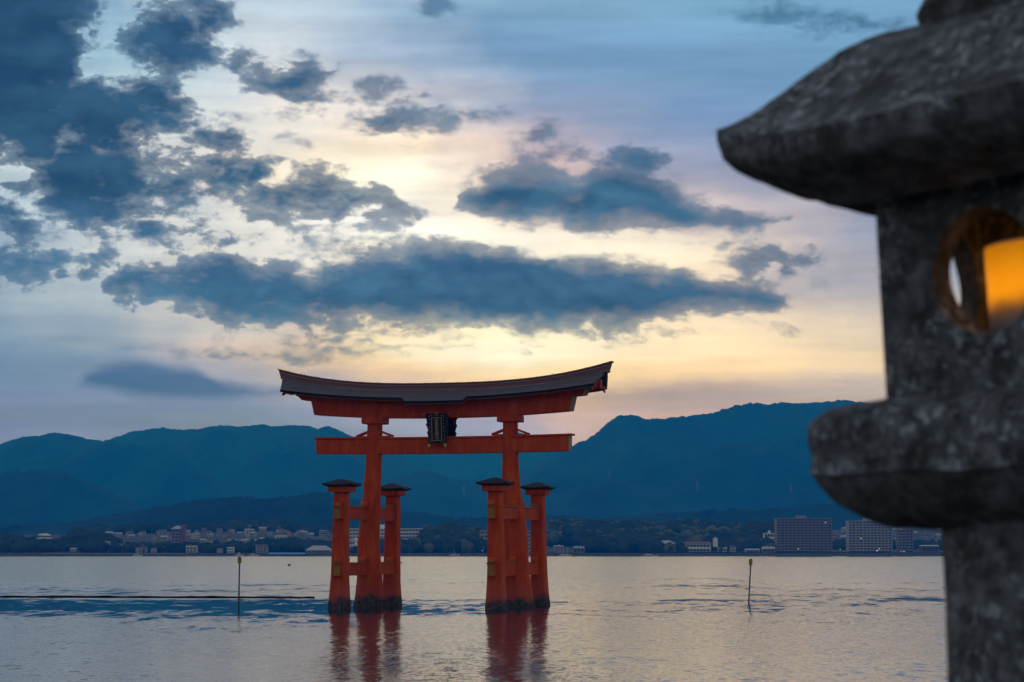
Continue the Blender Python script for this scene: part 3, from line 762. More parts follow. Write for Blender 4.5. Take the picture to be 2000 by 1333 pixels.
MB().loft([ringz(.002, .288), ringz(.10, .286), ringz(.150, .279), ringz(.150, .2755), ringz(.002, .2755)]).build('spill_lid', M_LID, lamp, True)  # opaque lid added to stop bulb light spilling onto the stone opening
MB().loft([ringz(.05, .002), ringz(.05, .06), ringz(.02, .07), ringz(.02, .12)]).build('lamp_holder', M_POLE, lamp, True)
pl = bpy.data.lights.new('lamp_bulb', 'POINT'); pl.energy = 1.4; pl.color = (1, .66, .25); pl.shadow_soft_size = .035
po = bpy.data.objects.new('lamp_bulb', pl); col.objects.link(po); po.parent = lamp; po.location = (0, 0, .215)

# ------------------------------------------------------------------ marker poles, boom, floats
def marker(px, py, pyt, pxt, Y, label):
    b_ = at(px, py, Y); t_ = at(pxt, pyt, Y)
    e = empty('marker_pole', (b_.x, Y, 0)); tag(e, label, 'marker pole', 'channel marker poles')
    h_ = t_.z; dx_ = t_.x - b_.x
    MB().tube((0, 0, -1.5), (dx_, 0, h_ - .35), .06, .05, 10).build('pole', M_POLE, e, True)
    hd = MB().tube((dx_, 0, h_ - .42), (dx_, 0, h_ - .06), .135, .15, 12).build('lamp_housing', M_YEL, e)
    MB().tube((dx_, 0, h_ - .06), (dx_, 0, h_ + .05), .12, .05, 12).build('cap', M_POLE, hd)
marker(466, 1183, 1089, 468, 161.8, 'thin grey marker pole with yellow head beside the dark boom')
marker(1460, 1179, 1093, 1466, 168.2, 'leaning marker pole with yellow head alone on the bright water')
bm_ = MB(); r0, r1 = Vector((-62, 193.6, .05)), Vector((-16.1, 186.7, .03)); rings = []
for i in range(91):
    t_ = i / 90; c_ = r0.lerp(r1, t_); c_.z += .07 * fbm(t_ * 14, 0, 0); c_.y += .6 * fbm(t_ * 5, 2, 0); bw_ = 1 + .5 * fbm(t_ * 30, 5, 0)
    rings.append([(c_.x, c_.y + math.cos(a_) * .13 * bw_, c_.z + math.sin(a_) * .11 * bw_) for a_ in [q * math.pi / 4 for q in range(8)]])
tag(bm_.loft(rings).build('floating_boom', M_WOOD, None, True), 'long dark floating boom lying on the water left of the gate', 'boom')
bq = at(565, 1105, 620); 
fl = MB(); fl.loft([[(math.cos(a_) * r_, math.sin(a_) * r_, z_) for a_ in [q * math.pi / 5 for q in range(10)]] for r_, z_ in ((.1, -.2), (.4, -.05), (.45, .15), (.3, .4), (.08, .5))])
tag(fl.build('buoy', M_BLACK, None, True, loc=(bq.x, 620, 0)), 'tiny dark buoy on pale water left of the gate', 'buoy')
#PART3
# ------------------------------------------------------------------ far shore: land, hills, mountains
def make_forest(name, a, b_, sc):
    m_, h, b = new_mat(name, .95, .05)
    pos = h.n('ShaderNodeNewGeometry').outputs['Position']
    f_ = h.noise(pos, sc, 6.0, .68); f2 = h.noise(h.v('MULTIPLY', pos, (1.0, .35, .45)), sc * .22, 5.0, .6)
    c_ = h.ramp(h.m('ADD', h.m('MULTIPLY', f_, .45), h.m('MULTIPLY', f2, .55)), [(.40, a), (.60, b_)])
    h.put(b.inputs['Base Color'], c_)
    return m_
M_FOREST = make_forest('mountain_forest', (.0005, .003, .006), (.006, .050, .066), .02)
M_LEAF = make_forest('woodland_leaves', (.014, .030, .016), (.045, .066, .030), .12)
M_BAMBOO = make_forest('bamboo_leaves', (.060, .080, .025), (.13, .145, .055), .15)
M_LAND = plain('shore_ground', (.10, .10, .085), (.055, .06, .045), .05, .9, .1, obj=False)

CREST = [(-200, 1046), (0, 1046), (120, 1045), (200, 1040), (280, 1036), (420, 1031), (560, 1029), (600, 1040), (700, 1046), (900, 1046), (1100, 1040), (1300, 1042), (1500, 1044), (1620, 1036), (1750, 1031), (1900, 1029), (2200, 1034)]
Y0G, Y1G = SHORE + 60, 2700.0
def ground_z(x, y):
    px = 1000 + FPX * x / y
    top = EYE + (HOR - prof(CREST, px)) * Y1G / FPX
    t_ = min(1.0, max(0.0, (y - Y0G) / (Y1G - Y0G)))
    return 3.2 + (top - 3.2) * t_ ** 1.25
m_ = MB(); nx, ny = 120, 40
for j in range(ny + 1):
    y = SHORE + 4 + (Y1G + 700 - SHORE - 4) * (j / ny)
    for i in range(nx + 1):
        x = -1500 + 3000 * i / nx
        m_.v.append((x, y, ground_z(x, y) + 1.0 * fbm(x * .01, y * .01)))
for j in range(ny):
    for i in range(nx):
        a = j * (nx + 1) + i; m_.f.append((a, a + 1, a + nx + 2, a + nx + 1)); m_.mi.append(0)
tag(m_.build('shore_land', M_LAND, None, True), kind='structure')
tag(MB().add([(-9000, SHORE + 6, 1.6), (9000, SHORE + 6, 1.6), (9000, 13500, 1.6), (-9000, 13500, 1.6)], [(0, 1, 2, 3)]).build('ground', M_LAND), kind='structure')

def mountain(name, crest, Y, depth, seed, ridge=.16, px0=-350, px1=2350, nx=620, ny=64, tree=2.0):
    """a forested ridge: outline along its crest, spurs and gullies running down towards the shore"""
    m_ = MB()
    for j in range(ny + 1):
        s_ = j / ny                       # 0 foot in front, .72 crest, 1 behind
        for i in range(nx + 1):
            px = lerp(px0, px1, i / nx)
            yc = Y + 260 * fbm(px * .004, seed, 0, 3)
            y = yc - depth * (1 - s_ / .72) if s_ < .72 else yc + depth * .45 * (s_ - .72) / .28
            x = (px - 1000) / FPX * yc
            top = max(8.0, EYE + (HOR - prof(crest, px)) * yc / FPX)
            if s_ < .72:
                q = s_ / .72; f_ = q ** 1.05 * (.55 + .45 * q)
            else:
                f_ = 1 - ((s_ - .72) / .28) ** 1.3 * .5
            w_ = (1 - abs(f_ - .5) * 2) if s_ < .72 else 0
            spur = mnoise.ridged_multi_fractal(Vector((x * .0013 + seed, y * .00055, seed)), .9, 2.1, 5, 1.0, 2.0) - .9
            z = top * f_ + top * ridge * w_ * spur
            z += tree * (2.2 * fbm(x * .09, y * .09, seed, 2) + 1.6 * mnoise.noise(Vector((x * .25, y * .25, 4))))
            m_.v.append((x, y, z))
    for j in range(ny):
        for i in range(nx):
            a = j * (nx + 1) + i; m_.f.append((a, a + 1, a + nx + 2, a + nx + 1)); m_.mi.append(0)
    return tag(m_.build(name, M_FOREST, None, True), kind='structure')
mountain('mountain_far', [(-350, 900), (400, 880), (640, 868), (760, 862), (850, 868), (940, 872), (1000, 850), (1014, 845), (1032, 851), (1049, 849), (1075, 858), (1130, 880), (1400, 890), (2350, 880)], 10600, 2300, 3.1, .22)
mountain('mountain_left', [(-350, 930), (-150, 905), (0, 873), (25, 862), (48, 854), (75, 852), (105, 846), (140, 850), (170, 858), (200, 862), (230, 854), (262, 842), (300, 838), (320, 836), (345, 840), (385, 839), (420, 833), (440, 831), (462, 834), (490, 831), (515, 829), (540, 834), (575, 831), (600, 833), (622, 838), (640, 833), (660, 840), (690, 853), (730, 872), (790, 900), (860, 925), (930, 960), (1000, 1000), (1080, 1040), (2350, 1075)], 8800, 2900, 9.7, .34)
mountain('mountain_right', [(-350, 1075), (880, 1050), (930, 985), (960, 958), (1010, 930), (1060, 900), (1115, 872), (1140, 862), (1165, 846), (1180, 832), (1195, 820), (1210, 812), (1240, 810), (1262, 819), (1300, 819), (1320, 815), (1350, 812), (1375, 809), (1392, 808), (1412, 800), (1440, 792), (1465, 788), (1482, 788), (1500, 790), (1535, 787), (1560, 788), (1590, 788), (1640, 782), (1720, 790), (1850, 800), (2000, 815), (2350, 850)], 7700, 2700, 5.3, .34)
mountain('hill_middle', [(-350, 1075), (500, 1040), (640, 975), (720, 945), (780, 930), (820, 921), (835, 920), (850, 923), (880, 934), (905, 938), (940, 950), (1000, 975), (1100, 1010), (1250, 1050), (2350, 1075)], 6800, 1500, 12.4, .28, nx=380, ny=44)
mountain('hill_left', [(-350, 950), (-100, 930), (0, 922), (80, 918), (130, 926), (180, 944), (230, 968), (300, 1000), (420, 1030), (700, 1060), (2350, 1075)], 5400, 1100, 7.7, .28, nx=380, ny=44)
mountain('foothill', [(-350, 1060), (150, 1020), (240, 1003), (315, 990), (390, 976), (455, 970), (480, 971), (507, 975), (535, 973), (560, 970), (590, 966), (615, 961), (650, 965), (720, 980), (800, 1000), (900, 1012), (1000, 1010), (1080, 1006), (1150, 1012), (1240, 1008), (1330, 1000), (1410, 995), (1480, 996), (1550, 988), (1620, 984), (1720, 982), (1850, 990), (2350, 1010)], 3600, 520, 15.9, .2, nx=480, ny=40, tree=1.3)

# woods on the low shore hills: masses of leafy clumps over a mound
ico = []
bmh = bmesh.new(); bmesh.ops.create_icosphere(bmh, subdivisions=2, radius=1)
icv = [v_.co.copy() for v_ in bmh.verts]; icf = [tuple(v_.index for v_ in f_.verts) for f_ in bmh.faces]; bmh.free()
def clump(m_, c_, r_, rn, mi=0):
    sd_ = rn.random() * 50; sx_, sz_ = rn.uniform(.85, 1.2), rn.uniform(.75, 1.15)
    vs = []
    for v_ in icv:
        k_ = 1 + .38 * mnoise.noise(v_ * 1.9 + Vector((sd_, 0, 0))) + .16 * mnoise.noise(v_ * 4.5 + Vector((0, sd_, 0)))
        vs.append((c_[0] + v_.x * r_ * k_ * sx_, c_[1] + v_.y * r_ * k_, c_[2] + v_.z * r_ * k_ * sz_))
    m_.add(vs, icf, mi)
def wood(label, crest, ya, yb, n, rmin, rmax, seed, bamboo=0.0):
    rn = random.Random(seed); m_ = MB()
    for i in range(n):
        px = rn.uniform(crest[0][0], crest[-1][0]); t_ = rn.random() ** .8
        y = lerp(ya, yb, t_); x = (px - 1000) / FPX * y
        r_ = rn.uniform(rmin, rmax)
        ztop = EYE + (HOR - prof(crest, px)) * y / FPX - r_ * 1.0
        edge = min(1, (px - crest[0][0]) / 14, (crest[-1][0] - px) / 14)
        z = lerp(ground_z(x, y) + r_ * .4, max(ground_z(x, y) + r_ * .4, ztop), (t_ ** .7) * max(.25, edge)) + rn.uniform(-1.2, 1.6)
        clump(m_, (x, y, z), r_, rn, 1 if rn.random() < bamboo * (.4 + fbm(px * .02, seed, 0)) else 0)
        if z - r_ > ground_z(x, y) + 2:
            clump(m_, (x + rn.uniform(-2, 2), y + 1, lerp(ground_z(x, y), z, .5)), r_ * 1.3, rn, 0)
    o = m_.build('woodland', [M_LEAF, M_BAMBOO], None, True)
    return tag(o, label, 'woodland', None, 'stuff')
wood('dark wood on the shore hill at the left edge', [(-60, 1040), (30, 1041), (56, 1055), (114, 1056), (150, 1040), (190, 1036), (215, 1042), (235, 1060)], 1925, 2150, 420, 4, 7, 1)
wood('dark wood in front of the hillside town', [(215, 1066), (260, 1060), (300, 1062), (345, 1058), (380, 1060), (420, 1062), (455, 1060), (490, 1060), (520, 1052), (560, 1050), (600, 1054), (640, 1058), (690, 1062)], 1925, 2060, 420, 3, 5.5, 2)
wood('dark wood on the knoll under the long white hotel', [(690, 1060), (740, 1056), (790, 1055), (815, 1054), (832, 1030), (850, 1026), (888, 1022), (915, 1026), (945, 1034), (960, 1050)], 1925, 2080, 460, 4, 7, 3, .3)
wood('wood with pale bamboo right of the gate', [(1050, 1030), (1080, 1014), (1110, 1011), (1140, 1013), (1180, 1017), (1210, 1020), (1240, 1015), (1290, 1022), (1330, 1014), (1370, 1012), (1410, 1022), (1450, 1021), (1490, 1016), (1520, 1020), (1560, 1030)], 2150, 2400, 620, 4, 7, 4, .75)
wood('dark wooded point on the shore beside the pavilion', [(1138, 1076), (1150, 1052), (1175, 1040), (1200, 1036), (1230, 1033), (1260, 1038), (1290, 1046), (1320, 1052), (1345, 1058)], 1920, 2030, 360, 3.5, 6, 5, .1)
wood('dark trees along the shore before the brown apartment block', [(1390, 1062), (1420, 1056), (1445, 1048), (1470, 1046), (1500, 1052), (1516, 1062)], 1940, 2060, 150, 3.5, 6, 6, .15)
wood('trees between the apartment blocks and the houses behind', [(1620, 1052), (1660, 1056), (1745, 1066), (1790, 1058), (1850, 1056), (1960, 1060)], 2060, 2150, 170, 3, 5, 7)
wood('tree belt above the hillside houses', [(150, 1034), (260, 1030), (330, 1033), (420, 1030), (480, 1036), (540, 1030), (580, 1026), (600, 1030), (640, 1036), (700, 1040)], 2560, 2700, 300, 4, 7, 8)

# sea wall, quay and shelter along the far shore
M_CONC = plain('sea_wall_concrete', (.20, .20, .19), (.11, .11, .105), .2, .9, .1, obj=False)
M_WALLW = plain('white_render', (.86, .86, .84), (.74, .74, .72), .3, .7)
M_WALLB = plain('beige_render', (.42, .37, .31), (.33, .29, .25), .3, .7)
M_WALLT = plain('brown_tile_cladding', (.34, .29, .25), (.26, .22, .20), .3, .6)
M_WALLG = plain('grey_tile_cladding', (.52, .49, .46), (.40, .38, .36), .3, .6)
M_GLASS = plain('window_glass', (.035, .045, .055), (.02, .025, .03), .4, .12, .6)
M_ROOFD = plain('slate_roof', (.10, .10, .11), (.05, .05, .055), .5, .6)
M_ROOFP = plain('pale_sheet_roof', (.45, .48, .50), (.34, .37, .40), .4, .45, .4)
M_ROOFR = plain('red_brown_roof', (.24, .10, .08), (.15, .07, .06), .5, .7)
M_BLUE = plain('blue_sheet', (.03, .22, .55), (.02, .15, .42), .4, .5, .4)
M_TEAL = plain('turquoise_roof', (.04, .42, .52), (.03, .33, .42), .4, .5, .4)
M_BRICK = plain('dull_red_tower', (.26, .10, .09), (.19, .08, .07), .4, .8)
def lit(name, c_, e):
    m_, h, b = new_mat(name, .5); b.inputs['Base Color'].default_value = (.8, .7, .5, 1)
    b.inputs['Emission Color'].default_value = (*c_, 1); b.inputs['Emission Strength'].default_value = e
    return m_
M_LITW = lit('lit_window', (1, .86, .6), .55); M_LITO = lit('orange_street_lamp', (1, .5, .12), 2.2)

def sx_(px, Y): return (px - 1000) / FPX * Y
def sz_(py, Y): return at(1000, py, Y).z
wall = MB().box(-1400, 1400, SHORE, SHORE + 3, -1.5, 2.6).build('sea_wall', M_CONC)
tag(wall, 'long grey concrete sea wall along the far shore', 'sea wall')
# covered pier, left
def shelter(px0, px1, Y, label):
    x0, x1 = sx_(px0, Y), sx_(px1, Y)
    e = empty('pier_shelter', ((x0 + x1) / 2, Y, 0)); tag(e, label, 'pier')
    w_ = (x1 - x0) / 2
    MB().box(-w_, w_, -2.5, 2.5, -1.5, 1.0).build('deck', M_CONC, e)
    MB().box(-w_, w_, -2.6, 2.6, 2.2, 2.7).build('roof', M_ROOFP, e)
    n = int(w_ * 2 / 6)
    for i in range(n + 1):
        x_ = -w_ + .3 + (2 * w_ - .6) * i / n
        MB().box(x_ - .15, x_ + .15, -2.2, -1.9, 1.0, 2.2).build('post', M_CONC, e)
shelter(88, 368, SHORE - 14, 'long low covered pier on the far shore, left of the gate')

def block(name, px0, px1, py0, py1, Y, depth, mat, floors, label, cat='building', bays=6, roofmat=None, base=None, balcony=True, lit_n=0, skip=0, group=None, seed=0):
    """a flat-roofed building: walls, a balcony or sill band and a glazed strip for every storey"""
    rn = random.Random(seed + int(px0))
    x0, x1 = sx_(px0, Y), sx_(px1, Y); zt = sz_(py0, Y); zb = min(sz_(py1, Y), ground_z((x0 + x1) / 2, Y) - .5) if base is None else base
    e = empty(name, ((x0 + x1) / 2, Y, zb)); tag(e, label, cat, group)
    w_ = (x1 - x0) / 2; h_ = zt - zb
    MB().box(-w_, w_, 0, depth, 0, h_).build('wall', mat, e)
    fh = h_ / (floors + skip)
    bw = 2 * w_ / bays
    for f_ in range(skip, floors + skip):
        z0 = f_ * fh
        gl = MB()
        for b_ in range(bays):
            xa = -w_ + b_ * bw
            gl.box(xa + bw * .12, xa + bw * .88, -.06, .02, z0 + fh * .34, z0 + fh * .86)
        gl.build('window_row', M_GLASS, e)
        if balcony:
            MB().box(-w_ - .2, w_ + .2, -1.5, -.002, z0 + fh * .02, z0 + fh * .10).build('balcony_slab', mat, e)
            MB().box(-w_ - .2, w_ + .2, -1.5, -1.38, z0 + fh * .101, z0 + fh * .38).build('balcony_rail', mat, e)
    if balcony:
        for b_ in range(0, bays + 1, 2):
            xa = -w_ + b_ * bw
            MB().box(xa - .2, xa + .2, -1.6, -.003, skip * fh, h_).build('party_wall', mat, e)
    MB().box(-w_ - .4, w_ + .4, -.5 if not balcony else -1.7, depth + .4, h_ + .001, h_ + .7).build('parapet', roofmat or mat, e)
    MB().box(-w_ * .25, w_ * .12, depth * .3, depth * .7, h_ + .701, h_ + 3).build('roof_house', mat, e)
    for q in range(lit_n):
        b_ = rn.randrange(bays); f_ = rn.randrange(skip, floors + skip)
        xa = -w_ + b_ * bw
        MB().box(xa + bw * .3, xa + bw * .62, -.10, -.07, f_ * fh + fh * .45, f_ * fh + fh * .8).build('lit_window', M_LITW, e)
    return e
YB = SHORE + 40
block('apartment_block', 1515, 1622, 1014, 1081, YB, 16, M_WALLT, 13, 'large dark brown apartment block on the shore, left of the paler one', bays=14, lit_n=2)
block('apartment_block', 1655, 1739, 1019, 1081, YB + 5, 16, M_WALLG, 12, 'pale grey apartment block with vertical piers below the lantern platform', bays=12, lit_n=2)
block('apartment_block', 1752, 1780, 1036, 1081, YB + 10, 14, M_WALLT, 8, 'slim dark apartment block next to the lantern column', bays=4, lit_n=1)
block('apartment_house', 1491, 1514, 1043, 1066, YB + 120, 10, M_WALLW, 4, 'small white flats peeping out left of the brown apartment block', bays=4, balcony=False)
hot = block('hotel', 683, 830, 1034, 1058, SHORE + 150, 14, M_WALLW, 4, 'long white four storey hotel on the knoll behind the left legs', 'hotel', 24, base=sz_(1062, SHORE + 150), lit_n=3)
MB().box(sx_(742, SHORE + 158) - hot.location.x, sx_(752, SHORE + 158) - hot.location.x, 6, 13, 5, sz_(1025, SHORE + 158) - hot.location.z).build('lift_tower', M_WALLW, hot)
block('hotel_annex', 681, 712, 1058, 1085, SHORE + 30, 12, M_WALLW, 3, 'low white hotel annex at the waterside between the left legs', 'hotel', 7, lit_n=3)
block('waterside_hotel', 938, 1036, 1038, 1085, SHORE + 60, 14, M_WALLG, 6, 'grey waterside hotel hidden behind the right legs of the gate', 'hotel', 12, lit_n=2)
block('school', 184, 240, 1064, 1083, SHORE + 45, 12, M_WALLB, 4, 'beige four storey school building behind the pier shelter', bays=9, balcony=False)
block('school_wing', 240, 259, 1070, 1083, SHORE + 50, 10, M_WALLB, 2, 'low beige wing on the right of the school building', bays=3, balcony=False)
tbk = block('tower_block', 338, 357, 1036, 1068, SHORE + 120, 12, M_WALLT, 7, 'dark seven storey tower with pale hipped roof in the town', bays=3)
# its stair tower and roof
Yt = SHORE + 119; to = tbk.location
MB().box(sx_(356.5, Yt) - to.x, sx_(363, Yt) - to.x, -2.7, 7, -1, sz_(1024, Yt) - to.z).build('stair_tower', M_BRICK, tbk)
x0, x1, zz = sx_(336, Yt) - to.x, sx_(356.2, Yt) - to.x, sz_(1035.2, Yt) + .75 - to.z
MB().add([(x0, -4, zz), (x1, -4, zz), (x1, 12, zz), (x0, 12, zz), (x0 + 4, 4, zz + 2.8), (x1 - 1, 4, zz + 2.8)], [(0, 1, 5, 4), (1, 2, 5), (2, 3, 4, 5), (3, 0, 4), (3, 2, 1, 0)]).build('hipped_roof', M_ROOFP, tbk)
tbk['label'] = 'dark seven storey tower with pale hipped roof and dull red stair tower'
def hip_house(name, px0, px1, py0, pye, py1, Y, depth, wallm, roofm, label, storeys=1, hip=.3, cat='building', group=None):
    x0, x1 = sx_(px0, Y), sx_(px1, Y); ze_, zt = sz_(pye, Y), sz_(py0, Y); zb = min(sz_(py1, Y), ground_z((x0 + x1) / 2, Y) - .3)
    e = empty(name, ((x0 + x1) / 2, Y, zb)); tag(e, label, cat, group); w_ = (x1 - x0) / 2; h_ = ze_ - zb
    MB().box(-w_ * .9, w_ * .9, 0, depth, 0, h_).build('wall', wallm, e)
    fh = h_ / storeys
    for s in range(storeys):
        n = max(3, int(w_ / 1.6)); gl = MB()
        for i in range(n):
            xa = -w_ * .85 + w_ * 1.7 * i / n; gl.box(xa + .2, xa + w_ * 1.7 / n - .25, -.05, .02, s * fh + fh * .32, s * fh + fh * .8)
        gl.build('window_row', M_GLASS, e)
        if s: MB().box(-w_ * .96, w_ * .96, -.9, -.002, s * fh - .2, s * fh + .25).build('balcony_slab', wallm, e)
    hx = w_ * (1 - hip)
    MB().add([(-w_, -1, h_), (w_, -1, h_), (w_, depth + 1, h_), (-w_, depth + 1, h_), (-hx, depth / 2, h_ + zt - ze_), (hx, depth / 2, h_ + zt - ze_)],
             [(0, 1, 5, 4), (1, 2, 5), (2, 3, 4, 5), (3, 0, 4), (3, 2, 1, 0)]).build('roof', roofm, e)
    return e
hip_house('pavilion', 1285, 1319, 1056, 1062, 1075, SHORE + 30, 16, M_WALLB, M_ROOFP, 'square pavilion with pale hipped roof beside the wooded point', 2, .6, 'pavilion')
e = hip_house('guest_house', 1335, 1389, 1058, 1063, 1076, SHORE + 32, 14, M_WALLW, M_ROOFR, 'wide two storey white house with red brown roof and roof turret', 2, .12)
MB().box(13.2, 17, 4, 8, 5, 12.2).build('turret', M_WALLW, e); MB().tube((15.1, 6, 12.2), (15.1, 6, 13.6), 1.2, .4, 8).build('turret_dome', M_ROOFP, e)
hip_house('boat_shed', 525, 598, 1079.5, 1083, 1086, SHORE - 6, 12, M_CONC, M_BLUE, 'long low shed with bright blue roof on the far quay', 1, .06, 'shed')
hip_house('ferry_hall', 598, 650, 1066, 1075, 1086, SHORE + 8, 16, M_WALLW, M_ROOFP, 'white ferry hall with stepped roof left of the gate', 2, .5)
hip_house('white_house', 445, 459, 1069, 1071, 1081, SHORE + 20, 8, M_WALLW, M_ROOFP, 'white box house behind the yellow marker pole', 2, .1)
hip_house('store', 1796, 1832, 1065, 1067, 1081, SHORE + 60, 14, M_ROOFR, M_ROOFP, 'low store with pale flat roof beside the lantern column', 1, .1, 'store')
hip_house('white_house', 1398, 1419, 1068, 1071, 1077, SHORE + 36, 8, M_WALLW, M_ROOFP, 'small white house right of the turreted guest house', 1, .2)
hip_house('white_house', 1424, 1436, 1066, 1070, 1077, SHORE + 40, 8, M_WALLW, M_ROOFD, 'small dark roofed white house on the quay left of the brown block', 1, .2)
hip_house('quay_office', 1453, 1483, 1072, 1074, 1081, SHORE + 20, 8, M_WALLW, M_ROOFP, 'low white quay office with a bright roof light', 1, .1)
hip_house('quay_store', 1486, 1513, 1068, 1072, 1081, SHORE + 24, 9, M_WALLG, M_ROOFP, 'pale grey gabled store touching the brown apartment block', 1, .15, 'store')
hip_house('hill_house', 1089, 1110, 1038, 1041, 1049, SHORE + 330, 9, M_WALLW, M_ROOFR, 'lone pale house in the wood right of the gate', 2, .2, 'house')
hip_house('fishery_shed', 1118, 1142, 1068, 1070, 1082, SHORE + 16, 9, M_WALLB, M_ROOFP, 'beige quay shed at the foot of the wooded point', 1, .15, 'shed')
# boat-shaped viewing hall
Ya = SHORE + 170
e = empty('viewing_hall', (sx_(86, Ya), Ya, sz_(1056, Ya))); tag(e, 'rounded white viewing hall with turquoise roof on the left hill', 'hall')
def oval(rx, ry, z, n=28): return [(math.cos(q * 2 * math.pi / n) * rx, 6 + math.sin(q * 2 * math.pi / n) * ry, z) for q in range(n)]
MB().loft([oval(4.6, 3.6, 0), oval(6.0, 4.6, 1.2), oval(6.8, 5.2, 1.6), oval(6.8, 5.2, 3.0)]).build('hull', M_WALLW, e)
MB().loft([oval(6.55, 5.0, 3.0), oval(6.2, 4.8, 4.4)]).build('window_band', M_GLASS, e)
MB().loft([oval(6.7, 5.2, 4.4), oval(5.6, 4.4, 5.6), oval(2.6, 2.2, 6.4)]).build('dome', M_WALLW, e)
MB().add([(-8.8, 1, 3.6), (-8.8, 11, 3.6), (-1.5, 1.8, 6.3), (-1.5, 10.2, 6.3), (3.5, 6, 6.7), (-8.8, 1, 3.2), (-8.8, 11, 3.2)], [(0, 2, 3, 1), (2, 4, 3), (0, 1, 6, 5)]).build('roof', M_TEAL, e)
for q in (-2.5, 0, 2.5): MB().box(q - .25, q + .25, 4, 4.5, -3, .4).build('stilt', M_WALLW, e)

# houses of the town: one small gabled body per roof tint, placed on the slope
def house_mesh(w_, d_, h_, r_, wm_, rm_):
    m_ = MB().box(-w_ / 2, w_ / 2, -d_ / 2, d_ / 2, -2, h_, 0)
    m_.add([(-w_ / 2 - .4, -d_ / 2 - .5, h_), (w_ / 2 + .4, -d_ / 2 - .5, h_), (w_ / 2 + .4, d_ / 2 + .5, h_), (-w_ / 2 - .4, d_ / 2 + .5, h_), (-w_ / 2 - .4, 0, h_ + r_), (w_ / 2 + .4, 0, h_ + r_)],
           [(0, 1, 5, 4), (2, 3, 4, 5), (1, 2, 5), (3, 0, 4)], 1)
    n = 3
    for i in range(n):
        xa = -w_ / 2 + w_ * (i + .25) / n
        for z0 in (h_ * .12, h_ * .58): m_.box(xa, xa + w_ / n * .5, -d_ / 2 - .04, -d_ / 2 + .01, z0, z0 + h_ * .26, 2)
    return m_.mesh('house', [wm_, rm_, M_GLASS])
M_HOUSE = plain('house_render', (.46, .46, .46), (.22, .22, .23), .15, .8, obj=False)
HM = [house_mesh(9, 8, 5.4, 2.0, M_HOUSE, M_ROOFD), house_mesh(8, 7, 5.0, 1.6, M_HOUSE, M_ROOFP), house_mesh(10, 8, 5.2, 2.2, M_WALLB, M_ROOFD), house_mesh(7, 7, 5.6, 1.4, M_HOUSE, M_ROOFR), house_mesh(12, 9, 6.5, 1.0, M_WALLG, M_ROOFP)]
KIND = ['slate roofed house', 'pale roofed house', 'beige slate roofed house', 'red brown roofed house', 'wide flat roofed grey house']
def town(n, pxr, yr, where, group, seed, dens=None):
    rn = random.Random(seed); spots = []
    tries = 0
    while len(spots) < n and tries < 20000:
        tries += 1
        px = rn.uniform(*pxr); y = rn.uniform(*yr); x = sx_(px, y)
        if dens and rn.random() > dens(px, y): continue
        if any(abs(x - a) < 10 and abs(y - b_) < 14 for a, b_ in spots): continue
        spots.append((x, y))
        kd = rn.choices(range(5), (4, 4, 2, 1, 1))[0]; o = bpy.data.objects.new('house', HM[kd]); col.objects.link(o)
        o.location = (x, y, ground_z(x, y)); o.rotation_euler = (0, 0, rn.choice([0, 0, math.pi / 2, .4, -.5]) + rn.uniform(-.15, .15))
        s_ = rn.uniform(.55, .95); o.scale = (s_, s_, s_)
        tag(o, ('larger ' if s_ > .75 else 'small ') + KIND[kd] + ' ' + where(px, y), 'house', group)
town(88, (185, 560), (2130, 2640), lambda p, y: ('high' if y > 2380 else 'low') + ' on the town slope, ' + ('left of the dark tower' if p < 340 else 'right of the dark tower' if p < 450 else 'above the blue shed'), 'houses on the slope left of the gate', 11, lambda p, y: .25 if abs(y - 2330) < 40 else 1)
town(26, (580, 690), (2480, 2660), lambda p, y: 'in the far row ' + ('left of' if p < 645 else 'behind') + ' the front left leg', 'houses behind the front left leg', 12)
town(70, (1625, 1850), (2160, 2680), lambda p, y: ('high' if y > 2420 else 'low') + ' on the slope ' + ('between the two large apartment blocks' if p < 1660 else 'above the pale grey block' if p < 1740 else 'near the lantern column'), 'houses behind the apartment blocks', 13)
town(7, (130, 330), (SHORE + 18, SHORE + 60), lambda p, y: 'on the shore ' + ('left' if p < 220 else 'right') + ' of the school building', 'houses on the shore near the school', 14, lambda p, y: 0 if 180 < p < 262 else 1)
town(5, (375, 520), (SHORE + 15, SHORE + 40), lambda p, y: 'on the shore ' + ('left' if p < 450 else 'right') + ' of the marker pole', 'houses on the shore near the marker pole', 15, lambda p, y: 0 if 440 < p < 465 else 1)
town(9, (1062, 1140), (SHORE + 14, SHORE + 50), lambda p, y: 'on the quay right of the gate', 'quay houses right of the gate', 16)

# boats moored off the far quay
M_HULL = plain('white_boat_paint', (.72, .74, .76), (.6, .62, .64), .5, .4, .4)
def boat(px, Y, L_, label, mast=0):
    e = empty('moored_boat', (sx_(px, Y), Y, 0)); tag(e, label, 'boat')
    rr = []
    for t_, w_, zb, zt in ((-1, .7, .1, 1.1), (-.6, 1.0, -.2, 1.0), (0, 1.1, -.3, 1.0), (.5, .9, -.2, 1.15), (.85, .4, 0, 1.4), (1, .05, .4, 1.6)):
        k_ = L_ * .16
        rr.append([(t_ * L_ / 2, -w_ * k_, zt), (t_ * L_ / 2, -w_ * k_ * .6, zb), (t_ * L_ / 2, w_ * k_ * .6, zb), (t_ * L_ / 2, w_ * k_, zt)])
    MB().loft(rr).build('hull', M_HULL, e)
    MB().box(-L_ * .28, L_ * .12, -L_ * .10, L_ * .10, 1.02, 2.3).build('cabin', M_WALLW, e)
    MB().box(-L_ * .26, L_ * .10, -L_ * .102, -L_ * .1005, 1.6, 2.1).build('window_row', M_GLASS, e)
    if mast: MB().tube((0, 0, 2.3), (0, 0, mast), .12, .06, 6).build('mast', M_HULL, e)
